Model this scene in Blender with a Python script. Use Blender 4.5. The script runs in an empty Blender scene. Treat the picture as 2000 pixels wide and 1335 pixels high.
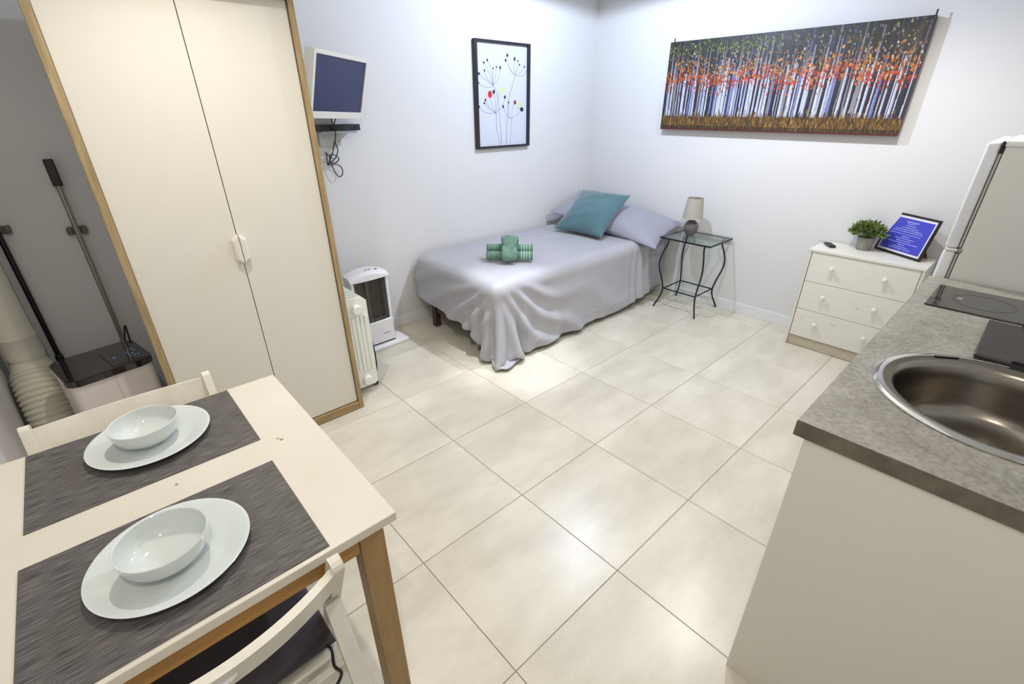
import bpy, bmesh, math, random
import numpy as np
from mathutils import Vector, Matrix, Euler

random.seed(7)
PI = math.pi
scene = bpy.context.scene
col = scene.collection

# ------------------------------------------------------------------ camera
cam_d = bpy.data.cameras.new('camera')
cam = bpy.data.objects.new('camera', cam_d)
col.objects.link(cam)
cam_d.sensor_fit = 'HORIZONTAL'
cam_d.sensor_width = 36.0
cam_d.lens = 911.75 * 36.0 / 2000.0
cam_d.clip_start = 0.02
_yaw, _pit, _rol = 0.83254896, 0.46514394, -0.00377858
_f = Vector((math.cos(_yaw) * math.cos(_pit), math.sin(_yaw) * math.cos(_pit), -math.sin(_pit)))
_r = Vector((math.sin(_yaw), -math.cos(_yaw), 0))
_u = _r.cross(_f)
_r2 = math.cos(_rol) * _r + math.sin(_rol) * _u
_u2 = -math.sin(_rol) * _r + math.cos(_rol) * _u
_m = Matrix((_r2, _u2, -_f)).transposed().to_4x4()
_m.translation = Vector((-1.07840816, -0.60606286, 1.54339144))
cam.matrix_world = _m
scene.camera = cam

# ------------------------------------------------------------------ world, lamps, exposure
scene.view_settings.view_transform = 'Standard'
scene.view_settings.look = 'None'
scene.view_settings.gamma = 1.0
scene.view_settings.use_curve_mapping = False
scene.view_settings.exposure = -0.80
world = bpy.data.worlds.new('world')
scene.world = world
world.use_nodes = True
world.node_tree.nodes['Background'].inputs[0].default_value = (1.0, 0.96, 0.9, 1)
world.node_tree.nodes['Background'].inputs[1].default_value = 0.3


def downlight(name, x, y, power, color, angle=168, blend=0.22, radius=0.022):
    d = bpy.data.lights.new(name, 'SPOT')
    d.energy = power
    d.color = color
    d.spot_size = math.radians(angle)
    d.spot_blend = blend
    d.shadow_soft_size = radius
    o = bpy.data.objects.new(name, d)
    o.location = (x, y, 2.40)
    col.objects.link(o)
    return o


WARM = (1.0, 0.93, 0.82)
COOL = (0.66, 0.78, 1.0)
NEUT = (1.0, 0.96, 0.92)
downlight('ceiling_lamp_wardrobe', -0.64, 1.08, 104, WARM, 122, 1.0)
downlight('ceiling_lamp_bed', 1.62, 1.38, 155, COOL, 174, 0.10)
downlight('ceiling_lamp_kitchen', 1.66, 0.24, 104, NEUT, 148, 0.6)
downlight('ceiling_lamp_entry', -1.14, -0.64, 50, WARM)
downlight('ceiling_lamp_bed_foot', 0.84, 1.50, 270, (0.88, 0.93, 1.0), 29, 1.0)
# added soft fill lamp imitating light bounced off the white ceiling
ad = bpy.data.lights.new('ceiling_bounce_fill', 'AREA')
ad.shape = 'RECTANGLE'
ad.size, ad.size_y = 2.8, 2.2
ad.energy = 17
ad.color = (1.0, 0.97, 0.92)
ao = bpy.data.objects.new('ceiling_bounce_fill', ad)
ao.location = (0.6, 0.73, 2.435)
col.objects.link(ao)

# ------------------------------------------------------------------ helpers


def lin(c):
    r = []
    for v in c:
        v = v / 255.0
        r.append(v / 12.92 if v <= 0.04045 else ((v + 0.055) / 1.055) ** 2.4)
    return tuple(r) + (1.0,)


def mat(name, rgb, rough=0.5, metal=0.0, rgb2=None, nscale=8.0, stretch=(1, 1, 1), bump=0.0, bscale=None,
        spec=0.5, coat=0.0, contrast=(0.35, 0.65), sheen=0.0, world_space=False):
    m = bpy.data.materials.new(name)
    m.use_nodes = True
    nt = m.node_tree
    b = nt.nodes['Principled BSDF']
    b.inputs['Base Color'].default_value = lin(rgb)
    b.inputs['Roughness'].default_value = rough
    b.inputs['Metallic'].default_value = metal
    b.inputs['Specular IOR Level'].default_value = spec
    b.inputs['Coat Weight'].default_value = coat
    if sheen:
        b.inputs['Sheen Weight'].default_value = sheen
    if rgb2 is not None or bump:
        if world_space:
            tc = nt.nodes.new('ShaderNodeNewGeometry')
            src = tc.outputs['Position']
        else:
            tc = nt.nodes.new('ShaderNodeTexCoord')
            src = tc.outputs['Object']
        mp = nt.nodes.new('ShaderNodeMapping')
        mp.inputs['Scale'].default_value = stretch
        nt.links.new(src, mp.inputs['Vector'])
        n = nt.nodes.new('ShaderNodeTexNoise')
        n.inputs['Scale'].default_value = nscale
        n.inputs['Detail'].default_value = 6
        n.inputs['Roughness'].default_value = 0.6
        nt.links.new(mp.outputs['Vector'], n.inputs['Vector'])
        if rgb2 is not None:
            cr = nt.nodes.new('ShaderNodeValToRGB')
            cr.color_ramp.elements[0].position = contrast[0]
            cr.color_ramp.elements[1].position = contrast[1]
            cr.color_ramp.elements[0].color = lin(rgb)
            cr.color_ramp.elements[1].color = lin(rgb2)
            nt.links.new(n.outputs['Fac'], cr.inputs['Fac'])
            nt.links.new(cr.outputs['Color'], b.inputs['Base Color'])
        if bump:
            n2 = n
            if bscale:
                n2 = nt.nodes.new('ShaderNodeTexNoise')
                n2.inputs['Scale'].default_value = bscale
                n2.inputs['Detail'].default_value = 4
                nt.links.new(mp.outputs['Vector'], n2.inputs['Vector'])
            bp = nt.nodes.new('ShaderNodeBump')
            bp.inputs['Strength'].default_value = bump
            bp.inputs['Distance'].default_value = 0.004
            nt.links.new(n2.outputs['Fac'], bp.inputs['Height'])
            nt.links.new(bp.outputs['Normal'], b.inputs['Normal'])
    return m


def glass_mat(name, tint=(233, 241, 239)):
    m = bpy.data.materials.new(name)
    m.use_nodes = True
    nt = m.node_tree
    nt.nodes.remove(nt.nodes['Principled BSDF'])
    out = nt.nodes['Material Output']
    tr = nt.nodes.new('ShaderNodeBsdfTransparent')
    tr.inputs['Color'].default_value = lin(tint)
    gl = nt.nodes.new('ShaderNodeBsdfGlossy')
    gl.inputs['Roughness'].default_value = 0.01
    fr = nt.nodes.new('ShaderNodeFresnel')
    fr.inputs['IOR'].default_value = 1.6
    mx = nt.nodes.new('ShaderNodeMixShader')
    ge = nt.nodes.new('ShaderNodeNewGeometry')
    inv = nt.nodes.new('ShaderNodeMath')
    inv.operation = 'SUBTRACT'
    inv.inputs[0].default_value = 1.0
    nt.links.new(ge.outputs['Backfacing'], inv.inputs[1])
    ml = nt.nodes.new('ShaderNodeMath')
    ml.operation = 'MULTIPLY'
    nt.links.new(fr.outputs[0], ml.inputs[0])
    nt.links.new(inv.outputs[0], ml.inputs[1])
    nt.links.new(ml.outputs[0], mx.inputs[0])
    nt.links.new(tr.outputs[0], mx.inputs[1])
    nt.links.new(gl.outputs[0], mx.inputs[2])
    nt.links.new(mx.outputs[0], out.inputs['Surface'])
    return m


class MB:
    """collects shapes and builds them as one mesh object"""

    def __init__(self):
        self.v = []
        self.f = []
        self.s = []

    def add(self, verts, faces, smooth=False, M=None):
        o = len(self.v)
        for p in verts:
            p = Vector(p)
            self.v.append(tuple(M @ p) if M is not None else tuple(p))
        for f in faces:
            self.f.append(tuple(i + o for i in f))
            self.s.append(smooth)
        return self

    def bm(self, bm, smooth=False, M=None):
        bm.verts.index_update()
        self.add([v.co for v in bm.verts], [[v.index for v in f.verts] for f in bm.faces], smooth, M)
        bm.free()
        return self

    def box(self, x0, x1, y0, y1, z0, z1, bevel=0.0, seg=2, M=None, smooth=False):
        bm = bmesh.new()
        bmesh.ops.create_cube(bm, size=1.0)
        for v in bm.verts:
            v.co = ((x0 + x1) / 2 + v.co.x * (x1 - x0), (y0 + y1) / 2 + v.co.y * (y1 - y0),
                    (z0 + z1) / 2 + v.co.z * (z1 - z0))
        if bevel:
            bmesh.ops.bevel(bm, geom=list(bm.edges), offset=bevel, segments=seg, affect='EDGES', profile=0.5)
        return self.bm(bm, smooth, M)

    def beam(self, a, b, w, d, up=(0, 0, 1), bevel=0.0):
        """bar of section w x d from a to b; w lies across 'up'"""
        a = Vector(a)
        b = Vector(b)
        z = (b - a)
        L = z.length
        z.normalize()
        u = Vector(up)
        x = u.cross(z)
        if x.length < 1e-4:
            x = Vector((1, 0, 0)).cross(z)
        x.normalize()
        y = z.cross(x)
        M = Matrix((x, y, z)).transposed().to_4x4()
        M.translation = a
        return self.box(-w / 2, w / 2, -d / 2, d / 2, 0, L, bevel, 2, M)

    def tube(self, pts, r, n=10, caps=True, closed=False):
        pts = [Vector(p) for p in pts]
        N = len(pts)
        rr = r if isinstance(r, (list, tuple)) else [r] * N
        verts = []
        t0 = None
        nrm = None
        for i, p in enumerate(pts):
            if closed:
                t = (pts[(i + 1) % N] - pts[i - 1]).normalized()
            else:
                t = (pts[min(i + 1, N - 1)] - pts[max(i - 1, 0)]).normalized()
            if nrm is None:
                a = Vector((0, 0, 1)) if abs(t.z) < 0.9 else Vector((1, 0, 0))
                nrm = (a - t * a.dot(t)).normalized()
            else:
                nrm = (nrm - t * nrm.dot(t))
                nrm.normalize()
            bn = t.cross(nrm)
            for k in range(n):
                a = 2 * PI * k / n
                verts.append(p + (nrm * math.cos(a) + bn * math.sin(a)) * rr[i])
        faces = []
        R = N if closed else N - 1
        for i in range(R):
            j = (i + 1) % N
            for k in range(n):
                k2 = (k + 1) % n
                faces.append((i * n + k, i * n + k2, j * n + k2, j * n + k))
        if caps and not closed:
            faces.append(tuple(range(n - 1, -1, -1)))
            faces.append(tuple((N - 1) * n + k for k in range(n)))
        return self.add(verts, faces, True)

    def lathe(self, prof, n=48, M=None, smooth=True):
        """prof: list of (r, z)"""
        verts = []
        faces = []
        rows = []
        for r, z in prof:
            if r < 1e-6:
                rows.append([len(verts)])
                verts.append((0, 0, z))
            else:
                rows.append(list(range(len(verts), len(verts) + n)))
                for k in range(n):
                    a = 2 * PI * k / n
                    verts.append((r * math.cos(a), r * math.sin(a), z))
        for i in range(len(rows) - 1):
            A, B = rows[i], rows[i + 1]
            for k in range(n):
                k2 = (k + 1) % n
                if len(A) == 1 and len(B) == 1:
                    continue
                if len(A) == 1:
                    faces.append((A[0], B[k2], B[k]))
                elif len(B) == 1:
                    faces.append((A[k], A[k2], B[0]))
                else:
                    faces.append((A[k], A[k2], B[k2], B[k]))
        return self.add(verts, faces, smooth, M)

    def prism(self, poly, h0, h1, M=None, smooth=False):
        """poly: 2D outline in xy, extruded from z=h0 to h1"""
        n = len(poly)
        v = [(x, y, h0) for x, y in poly] + [(x, y, h1) for x, y in poly]
        f = [tuple(range(n - 1, -1, -1)), tuple(range(n, 2 * n))]
        for k in range(n):
            k2 = (k + 1) % n
            f.append((k, k2, n + k2, n + k))
        return self.add(v, f, smooth, M)

    def mesh(self, name):
        me = bpy.data.meshes.new(name)
        me.from_pydata(self.v, [], self.f)
        me.polygons.foreach_set('use_smooth', self.s)
        me.update()
        return me

    def build(self, name, material, parent=None, kind=None, auto=True):
        me = self.mesh(name)
        if material:
            me.materials.append(material)
        o = bpy.data.objects.new(name, me)
        col.objects.link(o)
        if parent:
            o.parent = parent
        if kind:
            o['kind'] = kind
        if auto and any(self.s):
            try:
                me.set_sharp_from_angle(angle=math.radians(38))
            except Exception:
                pass
        return o


def tag(o, label=None, cat=None, group=None, kind=None):
    if label:
        o['label'] = label
    if cat:
        o['category'] = cat
    if group:
        o['group'] = group
    if kind:
        o['kind'] = kind
    return o


def thing(name, label, cat, loc=(0, 0, 0), rotz=0.0, group=None):
    o = bpy.data.objects.new(name, None)
    o.empty_display_size = 0.05
    col.objects.link(o)
    o.location = loc
    o.rotation_euler = (0, 0, rotz)
    return tag(o, label, cat, group)


def dup(root, loc, rotz, label, group=None):
    r = root.copy()
    col.objects.link(r)
    r.location = loc
    r.rotation_euler = (0, 0, rotz)
    r['label'] = label
    if group:
        r['group'] = group
    for ch in [c for c in bpy.data.objects if c.parent == root]:
        c = ch.copy()
        col.objects.link(c)
        c.parent = r
        for g in [k for k in bpy.data.objects if k.parent == ch]:
            d = g.copy()
            col.objects.link(d)
            d.parent = c
    return r


def rrect(x0, x1, y0, y1, r, n=6):
    pts = []
    for cx, cy, a0 in ((x1 - r, y1 - r, 0), (x0 + r, y1 - r, PI / 2), (x0 + r, y0 + r, PI), (x1 - r, y0 + r, 1.5 * PI)):
        for k in range(n + 1):
            a = a0 + PI / 2 * k / n
            pts.append((cx + r * math.cos(a), cy + r * math.sin(a)))
    return pts


def spline(pts, per=8, closed=False):
    """Catmull-Rom through pts"""
    P = [Vector(p) for p in pts]
    N = len(P)
    out = []
    rng = N if closed else N - 1
    for i in range(rng):
        p0 = P[(i - 1) % N] if closed or i > 0 else P[0]
        p1 = P[i]
        p2 = P[(i + 1) % N]
        p3 = P[(i + 2) % N] if closed or i + 2 < N else P[N - 1]
        for k in range(per):
            t = k / per
            out.append(0.5 * ((2 * p1) + (-p0 + p2) * t + (2 * p0 - 5 * p1 + 4 * p2 - p3) * t * t +
                              (-p0 + 3 * p1 - 3 * p2 + p3) * t ** 3))
    if not closed:
        out.append(P[-1])
    return out


# ------------------------------------------------------------------ materials
M_wall = mat('white_wall_paint', (219, 218, 217), 0.75, bump=0.04, bscale=60, world_space=True)
M_ceil = mat('ceiling_paint', (238, 237, 235), 0.8)
M_skirt = mat('white_skirting', (228, 228, 228), 0.4)
M_grout = mat('grout', (146, 138, 122), 0.8)
M_lacq = mat('cream_lacquer', (220, 216, 205), 0.38)
M_oak = mat('oak_edge', (148, 126, 90), 0.5, rgb2=(174, 152, 112), nscale=14, stretch=(6, 6, 0.5), bump=0.05)
M_oak_h = mat('oak_rail', (144, 118, 80), 0.5, rgb2=(172, 146, 104), nscale=14, stretch=(0.5, 6, 6), bump=0.05)
M_dark = mat('dark_gap', (58, 46, 34), 0.8)
M_white = mat('white_plastic', (228, 228, 224), 0.35)
M_enamel = mat('white_enamel', (226, 228, 220), 0.3)
M_chair = mat('white_painted_wood', (226, 222, 208), 0.32, rgb2=(216, 210, 195), nscale=5, stretch=(3, 3, 1))
M_table = mat('white_table_top', (214, 208, 195), 0.35, rgb2=(208, 201, 186), nscale=3)
M_stain = mat('stained_pine', (146, 114, 66), 0.42, rgb2=(164, 132, 82), nscale=9, stretch=(5, 5, 0.6), bump=0.05)
M_stain_h = mat('stained_pine_rail', (158, 112, 52), 0.42, rgb2=(176, 130, 66), nscale=9, stretch=(0.6, 5, 5), bump=0.05)
M_china = mat('white_china', (208, 214, 211), 0.08, coat=0.4)
M_black = mat('black_plastic', (18, 17, 20), 0.35)
M_rubber = mat('black_cable', (22, 22, 24), 0.5)
M_iron = mat('black_iron', (24, 25, 28), 0.45, metal=0.3)
M_steel = mat('brushed_steel', (150, 144, 134), 0.25, metal=1.0, rgb2=(134, 128, 118), nscale=6, stretch=(1, 1, 12))
M_chrome = mat('polished_steel', (215, 213, 210), 0.12, metal=1.0)
M_pole = mat('mop_pole_steel', (168, 158, 144), 0.32, metal=0.75)
M_linen = mat('grey_cotton', (174, 173, 178), 0.42, rgb2=(168, 167, 173), nscale=4, sheen=0.1, bump=0.03, bscale=90)
M_pillow = mat('grey_pillow_cotton', (150, 150, 163), 0.62, sheen=0.15)
M_sheet = mat('grey_sheet', (162, 161, 170), 0.6)
M_teal = mat('teal_velvet', (78, 114, 122), 0.75, rgb2=(68, 102, 110), nscale=5, sheen=0.4)
M_mattr = mat('mattress_ticking', (214, 212, 208), 0.7)
M_wenge = mat('dark_brown_wood', (52, 36, 32), 0.45, rgb2=(66, 46, 40), nscale=10, stretch=(4, 4, 0.6))
M_towel = mat('green_terry', (88, 122, 106), 0.9, rgb2=(122, 152, 136), nscale=40, bump=0.6, bscale=300)
M_band = mat('towel_band', (158, 192, 174), 0.8, bump=0.3, bscale=200)
M_glass = glass_mat('clear_glass')
M_purple = mat('dark_seat_fabric', (58, 48, 56), 0.7, rgb2=(46, 38, 44), nscale=6, sheen=0.3)


def placemat_material():
    m = mat('woven_grey', (66, 62, 62), 0.6)
    nt = m.node_tree
    b = nt.nodes['Principled BSDF']
    tc = nt.nodes.new('ShaderNodeTexCoord')
    mp = nt.nodes.new('ShaderNodeMapping')
    mp.inputs['Scale'].default_value = (7, 160, 1)
    nt.links.new(tc.outputs['Object'], mp.inputs['Vector'])
    n = nt.nodes.new('ShaderNodeTexNoise')
    n.inputs['Scale'].default_value = 3.0
    n.inputs['Detail'].default_value = 3
    nt.links.new(mp.outputs['Vector'], n.inputs['Vector'])
    cr = nt.nodes.new('ShaderNodeValToRGB')
    cr.color_ramp.elements[0].position = 0.36
    cr.color_ramp.elements[1].position = 0.66
    cr.color_ramp.elements[0].color = lin((52, 48, 48))
    cr.color_ramp.elements[1].color = lin((112, 107, 104))
    nt.links.new(n.outputs['Fac'], cr.inputs['Fac'])
    nt.links.new(cr.outputs['Color'], b.inputs['Base Color'])
    bp = nt.nodes.new('ShaderNodeBump')
    bp.inputs['Strength'].default_value = 0.35
    bp.inputs['Distance'].default_value = 0.002
    nt.links.new(n.outputs['Fac'], bp.inputs['Height'])
    nt.links.new(bp.outputs['Normal'], b.inputs['Normal'])
    return m


def tile_material():
    m = mat('beige_stoneware', (206, 200, 184), 0.3)
    nt = m.node_tree
    b = nt.nodes['Principled BSDF']
    geo = nt.nodes.new('ShaderNodeNewGeometry')
    oi = nt.nodes.new('ShaderNodeObjectInfo')
    mul = nt.nodes.new('ShaderNodeVectorMath')
    mul.operation = 'SCALE'
    nt.links.new(oi.outputs['Random'], mul.inputs['Scale'])
    mul.inputs[0].default_value = (17, 31, 9)
    add = nt.nodes.new('ShaderNodeVectorMath')
    nt.links.new(geo.outputs['Position'], add.inputs[0])
    nt.links.new(mul.outputs[0], add.inputs[1])
    mp = nt.nodes.new('ShaderNodeMapping')
    mp.inputs['Scale'].default_value = (0.8, 1.8, 1)
    mp.inputs['Rotation'].default_value = (0, 0, 0.5)
    nt.links.new(add.outputs[0], mp.inputs['Vector'])
    n = nt.nodes.new('ShaderNodeTexNoise')
    n.inputs['Scale'].default_value = 2.6
    n.inputs['Detail'].default_value = 9
    n.inputs['Roughness'].default_value = 0.62
    nt.links.new(mp.outputs['Vector'], n.inputs['Vector'])
    cr = nt.nodes.new('ShaderNodeValToRGB')
    cr.color_ramp.elements[0].position = 0.34
    cr.color_ramp.elements[1].position = 0.68
    cr.color_ramp.elements[0].color = lin((200, 193, 176))
    cr.color_ramp.elements[1].color = lin((224, 218, 202))
    nt.links.new(n.outputs['Fac'], cr.inputs['Fac'])
    nt.links.new(cr.outputs['Color'], b.inputs['Base Color'])
    return m


def worktop_material():
    m = mat('grey_stone_laminate', (140, 136, 124), 0.42)
    nt = m.node_tree
    b = nt.nodes['Principled BSDF']
    tc = nt.nodes.new('ShaderNodeTexCoord')
    n = nt.nodes.new('ShaderNodeTexNoise')
    n.inputs['Scale'].default_value = 5
    n.inputs['Detail'].default_value = 10
    n.inputs['Roughness'].default_value = 0.75
    nt.links.new(tc.outputs['Object'], n.inputs['Vector'])
    n2 = nt.nodes.new('ShaderNodeTexNoise')
    n2.inputs['Scale'].default_value = 90
    n2.inputs['Detail'].default_value = 3
    nt.links.new(tc.outputs['Object'], n2.inputs['Vector'])
    mx = nt.nodes.new('ShaderNodeMath')
    mx.operation = 'MULTIPLY_ADD'
    mx.inputs[1].default_value = 0.45
    nt.links.new(n2.outputs['Fac'], mx.inputs[0])
    sc = nt.nodes.new('ShaderNodeMath')
    sc.operation = 'MULTIPLY'
    sc.inputs[1].default_value = 0.6
    nt.links.new(n.outputs['Fac'], sc.inputs[0])
    nt.links.new(sc.outputs[0], mx.inputs[2])
    cr = nt.nodes.new('ShaderNodeValToRGB')
    cr.color_ramp.elements[0].position = 0.36
    cr.color_ramp.elements[1].position = 0.68
    cr.color_ramp.elements[0].color = lin((112, 107, 94))
    cr.color_ramp.elements[1].color = lin((166, 161, 149))
    nt.links.new(mx.outputs[0], cr.inputs['Fac'])
    nt.links.new(cr.outputs['Color'], b.inputs['Base Color'])
    return m


M_mat = placemat_material()
M_tile = tile_material()
M_worktop = worktop_material()

# ------------------------------------------------------------------ the room
WR, WL, WN, WB, CEIL = 2.755, 2.485, -1.56, -1.02, 2.45
tag(MB().box(WN - 0.1, WR + 0.1, WL, WL + 0.1, -0.02, CEIL).build('wall_left', M_wall), kind='structure')
tag(MB().box(WR, WR + 0.1, WB, WL, -0.02, CEIL).build('wall_right', M_wall), kind='structure')
tag(MB().box(WN - 0.1, WN, WB, WL, -0.02, CEIL).build('wall_near', M_wall), kind='structure')
tag(MB().box(WN - 0.1, WR + 0.1, WB - 0.1, WB, -0.02, CEIL).build('wall_back', M_wall), kind='structure')
tag(MB().box(WN - 0.1, WR + 0.1, WB - 0.1, WL + 0.1, CEIL, CEIL + 0.08).build('ceiling', M_ceil), kind='structure')
floor = tag(MB().box(WN - 0.1, WR + 0.1, WB - 0.1, WL + 0.1, -0.1, -0.0025).build('floor', M_grout), kind='structure')
T = 0.516
g = 0.0013
full = None
i0, i1 = math.floor(WN / T), math.floor(WR / T)
j0, j1 = math.floor(WB / T), math.floor(WL / T)
for i in range(i0, i1 + 1):
    for j in range(j0, j1 + 1):
        x0, x1 = max(i * T, WN), min((i + 1) * T, WR)
        y0, y1 = max(j * T, WB), min((j + 1) * T, WL)
        if x1 - x0 < 0.01 or y1 - y0 < 0.01:
            continue
        whole = abs(x1 - x0 - T) < 1e-6 and abs(y1 - y0 - T) < 1e-6
        if whole and full is not None:
            o = bpy.data.objects.new('tile', full)
            col.objects.link(o)
            o.parent = floor
        else:
            hx, hy = (x1 - x0) / 2 - g, (y1 - y0) / 2 - g
            mb = MB()
            bv = 0.0012
            v = [(-hx, -hy, -0.008), (hx, -hy, -0.008), (hx, hy, -0.008), (-hx, hy, -0.008),
                 (-hx, -hy, -bv), (hx, -hy, -bv), (hx, hy, -bv), (-hx, hy, -bv),
                 (-hx + bv, -hy + bv, 0), (hx - bv, -hy + bv, 0), (hx - bv, hy - bv, 0), (-hx + bv, hy - bv, 0)]
            f = [(8, 9, 10, 11)]
            for k in range(4):
                k2 = (k + 1) % 4
                f += [(k, k2, 4 + k2, 4 + k), (4 + k, 4 + k2, 8 + k2, 8 + k)]
            mb.add(v, f)
            o = mb.build('tile', M_tile, floor)
            if whole:
                full = o.data
        o.location = ((x0 + x1) / 2, (y0 + y1) / 2, 0)
BBH = 0.084
tag(MB().box(-0.2, WR - 0.012, WL - 0.012, WL, 0.0, BBH, 0.002).build('baseboard_left', M_skirt), kind='structure')
tag(MB().box(WR - 0.012, WR, -0.98, WL - 0.012, 0.0, BBH, 0.002).build('baseboard_right', M_skirt), kind='structure')

# ------------------------------------------------------------------ wardrobe
wd = thing('wardrobe', 'tall cream two-door wardrobe with oak edges and angular handles', 'wardrobe', (-0.61, 1.64, 0))
WX = 0.41       # half width
WD = 0.58       # depth (local y from 0 to WD)
WH = 2.0
M_side = M_lacq
MB().box(-WX + 0.017, -WX + 0.03, 0.012, WD, 0, WH).build('side_panel', M_side, wd)
MB().box(WX - 0.022, WX, 0.012, WD, 0, WH).build('side_panel', M_side, wd)
MB().box(-WX, -WX + 0.024, -0.008, 0.012, 0, WH, 0.002).build('edge_strip', M_oak, wd)
MB().box(WX - 0.024, WX, -0.008, 0.012, 0, WH, 0.002).build('edge_strip', M_oak, wd)
MB().box(-WX + 0.024, WX - 0.024, -0.008, 0.03, 0.004, 0.048, 0.003).build('bottom_rail', M_oak_h, wd)
MB().box(-WX + 0.024, WX - 0.024, -0.034, 0.03, 1.925, WH, 0.003).build('top_rail', M_oak_h, wd)
MB().box(-WX + 0.022, WX - 0.022, WD - 0.008, WD, 0.02, WH).build('back_panel', M_side, wd)
MB().box(-WX + 0.022, WX - 0.022, 0.035, WD - 0.008, 0.02, 0.045).build('bottom_panel', M_side, wd)
MB().box(-WX + 0.022, WX - 0.022, 0.03, WD - 0.008, WH - 0.02, WH).build('top_panel', M_side, wd)
for s in (-1, 1):
    xa, xb = (-WX + 0.0275, -0.0025) if s < 0 else (0.0005, WX - 0.0275)
    dr = MB().box(xa, xb, 0.004, 0.022, 0.053, 1.922, 0.0015).build('door', M_lacq, wd)
    # angular half-hexagon handle with a bevelled face standing off the door
    zc = 1.003
    hx = -0.0025 if s < 0 else 0.0005
    zs = (zc - 0.062, zc - 0.042, zc + 0.042, zc + 0.066)
    w = 0.026 * s
    outer = [(hx, zs[0]), (hx + w, zs[1]), (hx + w, zs[2]), (hx, zs[3])]
    inner = [(hx, zs[0] + 0.008), (hx + w * 0.62, zs[1] + 0.004), (hx + w * 0.62, zs[2] - 0.004), (hx, zs[3] - 0.008)]
    v = [(x, 0.004, z) for x, z in outer] + [(x, -0.014, z) for x, z in outer] + [(x, -0.020, z) for x, z in inner]
    f = []
    for k in range(4):
        k2 = (k + 1) % 4
        f += [(k, k2, 4 + k2, 4 + k), (4 + k, 4 + k2, 8 + k2, 8 + k)]
    f.append((8, 9, 10, 11))
    MB().add(v, f).build('handle', M_lacq, dr)
MB().box(-WX + 0.03, WX - 0.03, 0.024, 0.03, 0.05, 1.95).build('gap_shade_sheet', M_dark, wd)  # dark sheet added behind the doors, paints the shade in their gaps

# ------------------------------------------------------------------ kitchen run
SX, SY, SR = 0.388, -0.712, 0.254
CT0, CT1 = -0.026, 1.452
wt = thing('kitchen_worktop', 'grey stone-look kitchen worktop with a round sink cutout', 'worktop', (0, 0, 0))


def worktop_mesh():
    mb = MB()
    y0, y1, z0, z1 = -1.015, -0.403, 0.875, 0.915
    n = 64
    R = 0.235
    circ = [(SX + R * math.cos(2 * PI * k / n), SY + R * math.sin(2 * PI * k / n)) for k in range(n)]
    # square patch around the hole, corner aligned
    a0, a1, b0, b1 = SX - 0.29, SX + 0.29, SY - 0.29, SY + 0.29

    def sq(k):
        a = 2 * PI * k / n
        c, s = math.cos(a), math.sin(a)
        m = max(abs(c), abs(s))
        return (SX + 0.29 * c / m, SY + 0.29 * s / m)
    sqp = [sq(k) for k in range(n)]
    for z, flip in ((z1, False), (z0, True)):
        v = [(x, y, z) for x, y in circ] + [(x, y, z) for x, y in sqp]
        f = []
        for k in range(n):
            k2 = (k + 1) % n
            q = (k, n + k, n + k2, k2)
            f.append(q[::-1] if flip else q)
        mb.add(v, f)
        for xa, xb, ya, yb in ((CT0, a0, y0, y1), (a1, CT1, y0, y1), (a0, a1, y0, b0), (a0, a1, b1, y1)):
            q = (0, 1, 2, 3)
            mb.add([(xa, ya, z), (xb, ya, z), (xb, yb, z), (xa, yb, z)], [q[::-1] if flip else q])
    v = [(x, y, z0) for x, y in circ] + [(x, y, z1) for x, y in circ]
    mb.add(v, [(k, n + k, n + (k + 1) % n, (k + 1) % n) for k in range(n)])
    c4 = [(CT0, y0), (CT1, y0), (CT1, y1), (CT0, y1)]
    v = [(x, y, z0) for x, y in c4] + [(x, y, z1) for x, y in c4]
    mb.add(v, [(k, (k + 1) % 4, 4 + (k + 1) % 4, 4 + k) for k in range(4)])
    return mb


worktop_mesh().build('slab', M_worktop, wt)
M_edge = mat('worktop_edging', (112, 106, 92), 0.5, rgb2=(84, 79, 66), nscale=22, contrast=(0.3, 0.7))
MB().box(CT0 - 0.0015, CT0, -1.015, -0.4025, 0.8752, 0.9135).build('edge_band', M_edge, wt)

cabs = []
for k, (xa, xb) in enumerate(((-0.022, 0.71), (0.712, 1.448))):
    c = thing('base_cabinet', ('cream kitchen base cabinet with the plain end panel, under the sink',
                               'cream kitchen base cabinet under the hob beside the fridge')[k], 'cabinet', (xa, -0.42, 0),
              group='kitchen base cabinets')
    w = xb - xa
    MB().box(0, 0.018, -0.595, -0.005, 0.0 if k == 0 else 0.09, 0.8745, 0.001).build('end_panel', M_lacq, c)
    MB().box(w - 0.018, w, -0.595, -0.022, 0.09, 0.8745).build('side_panel', M_lacq, c)
    MB().box(0.018, w - 0.018, -0.595, -0.022, 0.09, 0.108).build('bottom_panel', M_lacq, c)
    MB().box(0.018, w - 0.018, -0.595, -0.587, 0.108, 0.8745).build('back_panel', M_lacq, c)
    MB().box(0.02, w - 0.001, -0.07, -0.055, 0.001, 0.09).build('plinth', M_lacq, c)
    for xs, xe in ((0.019, w / 2 - 0.0015), (w / 2 + 0.0015, w - 0.0015)):
        MB().box(xs, xe, -0.021, -0.003, 0.095, 0.868, 0.0015).build('door', M_lacq, c)

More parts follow.
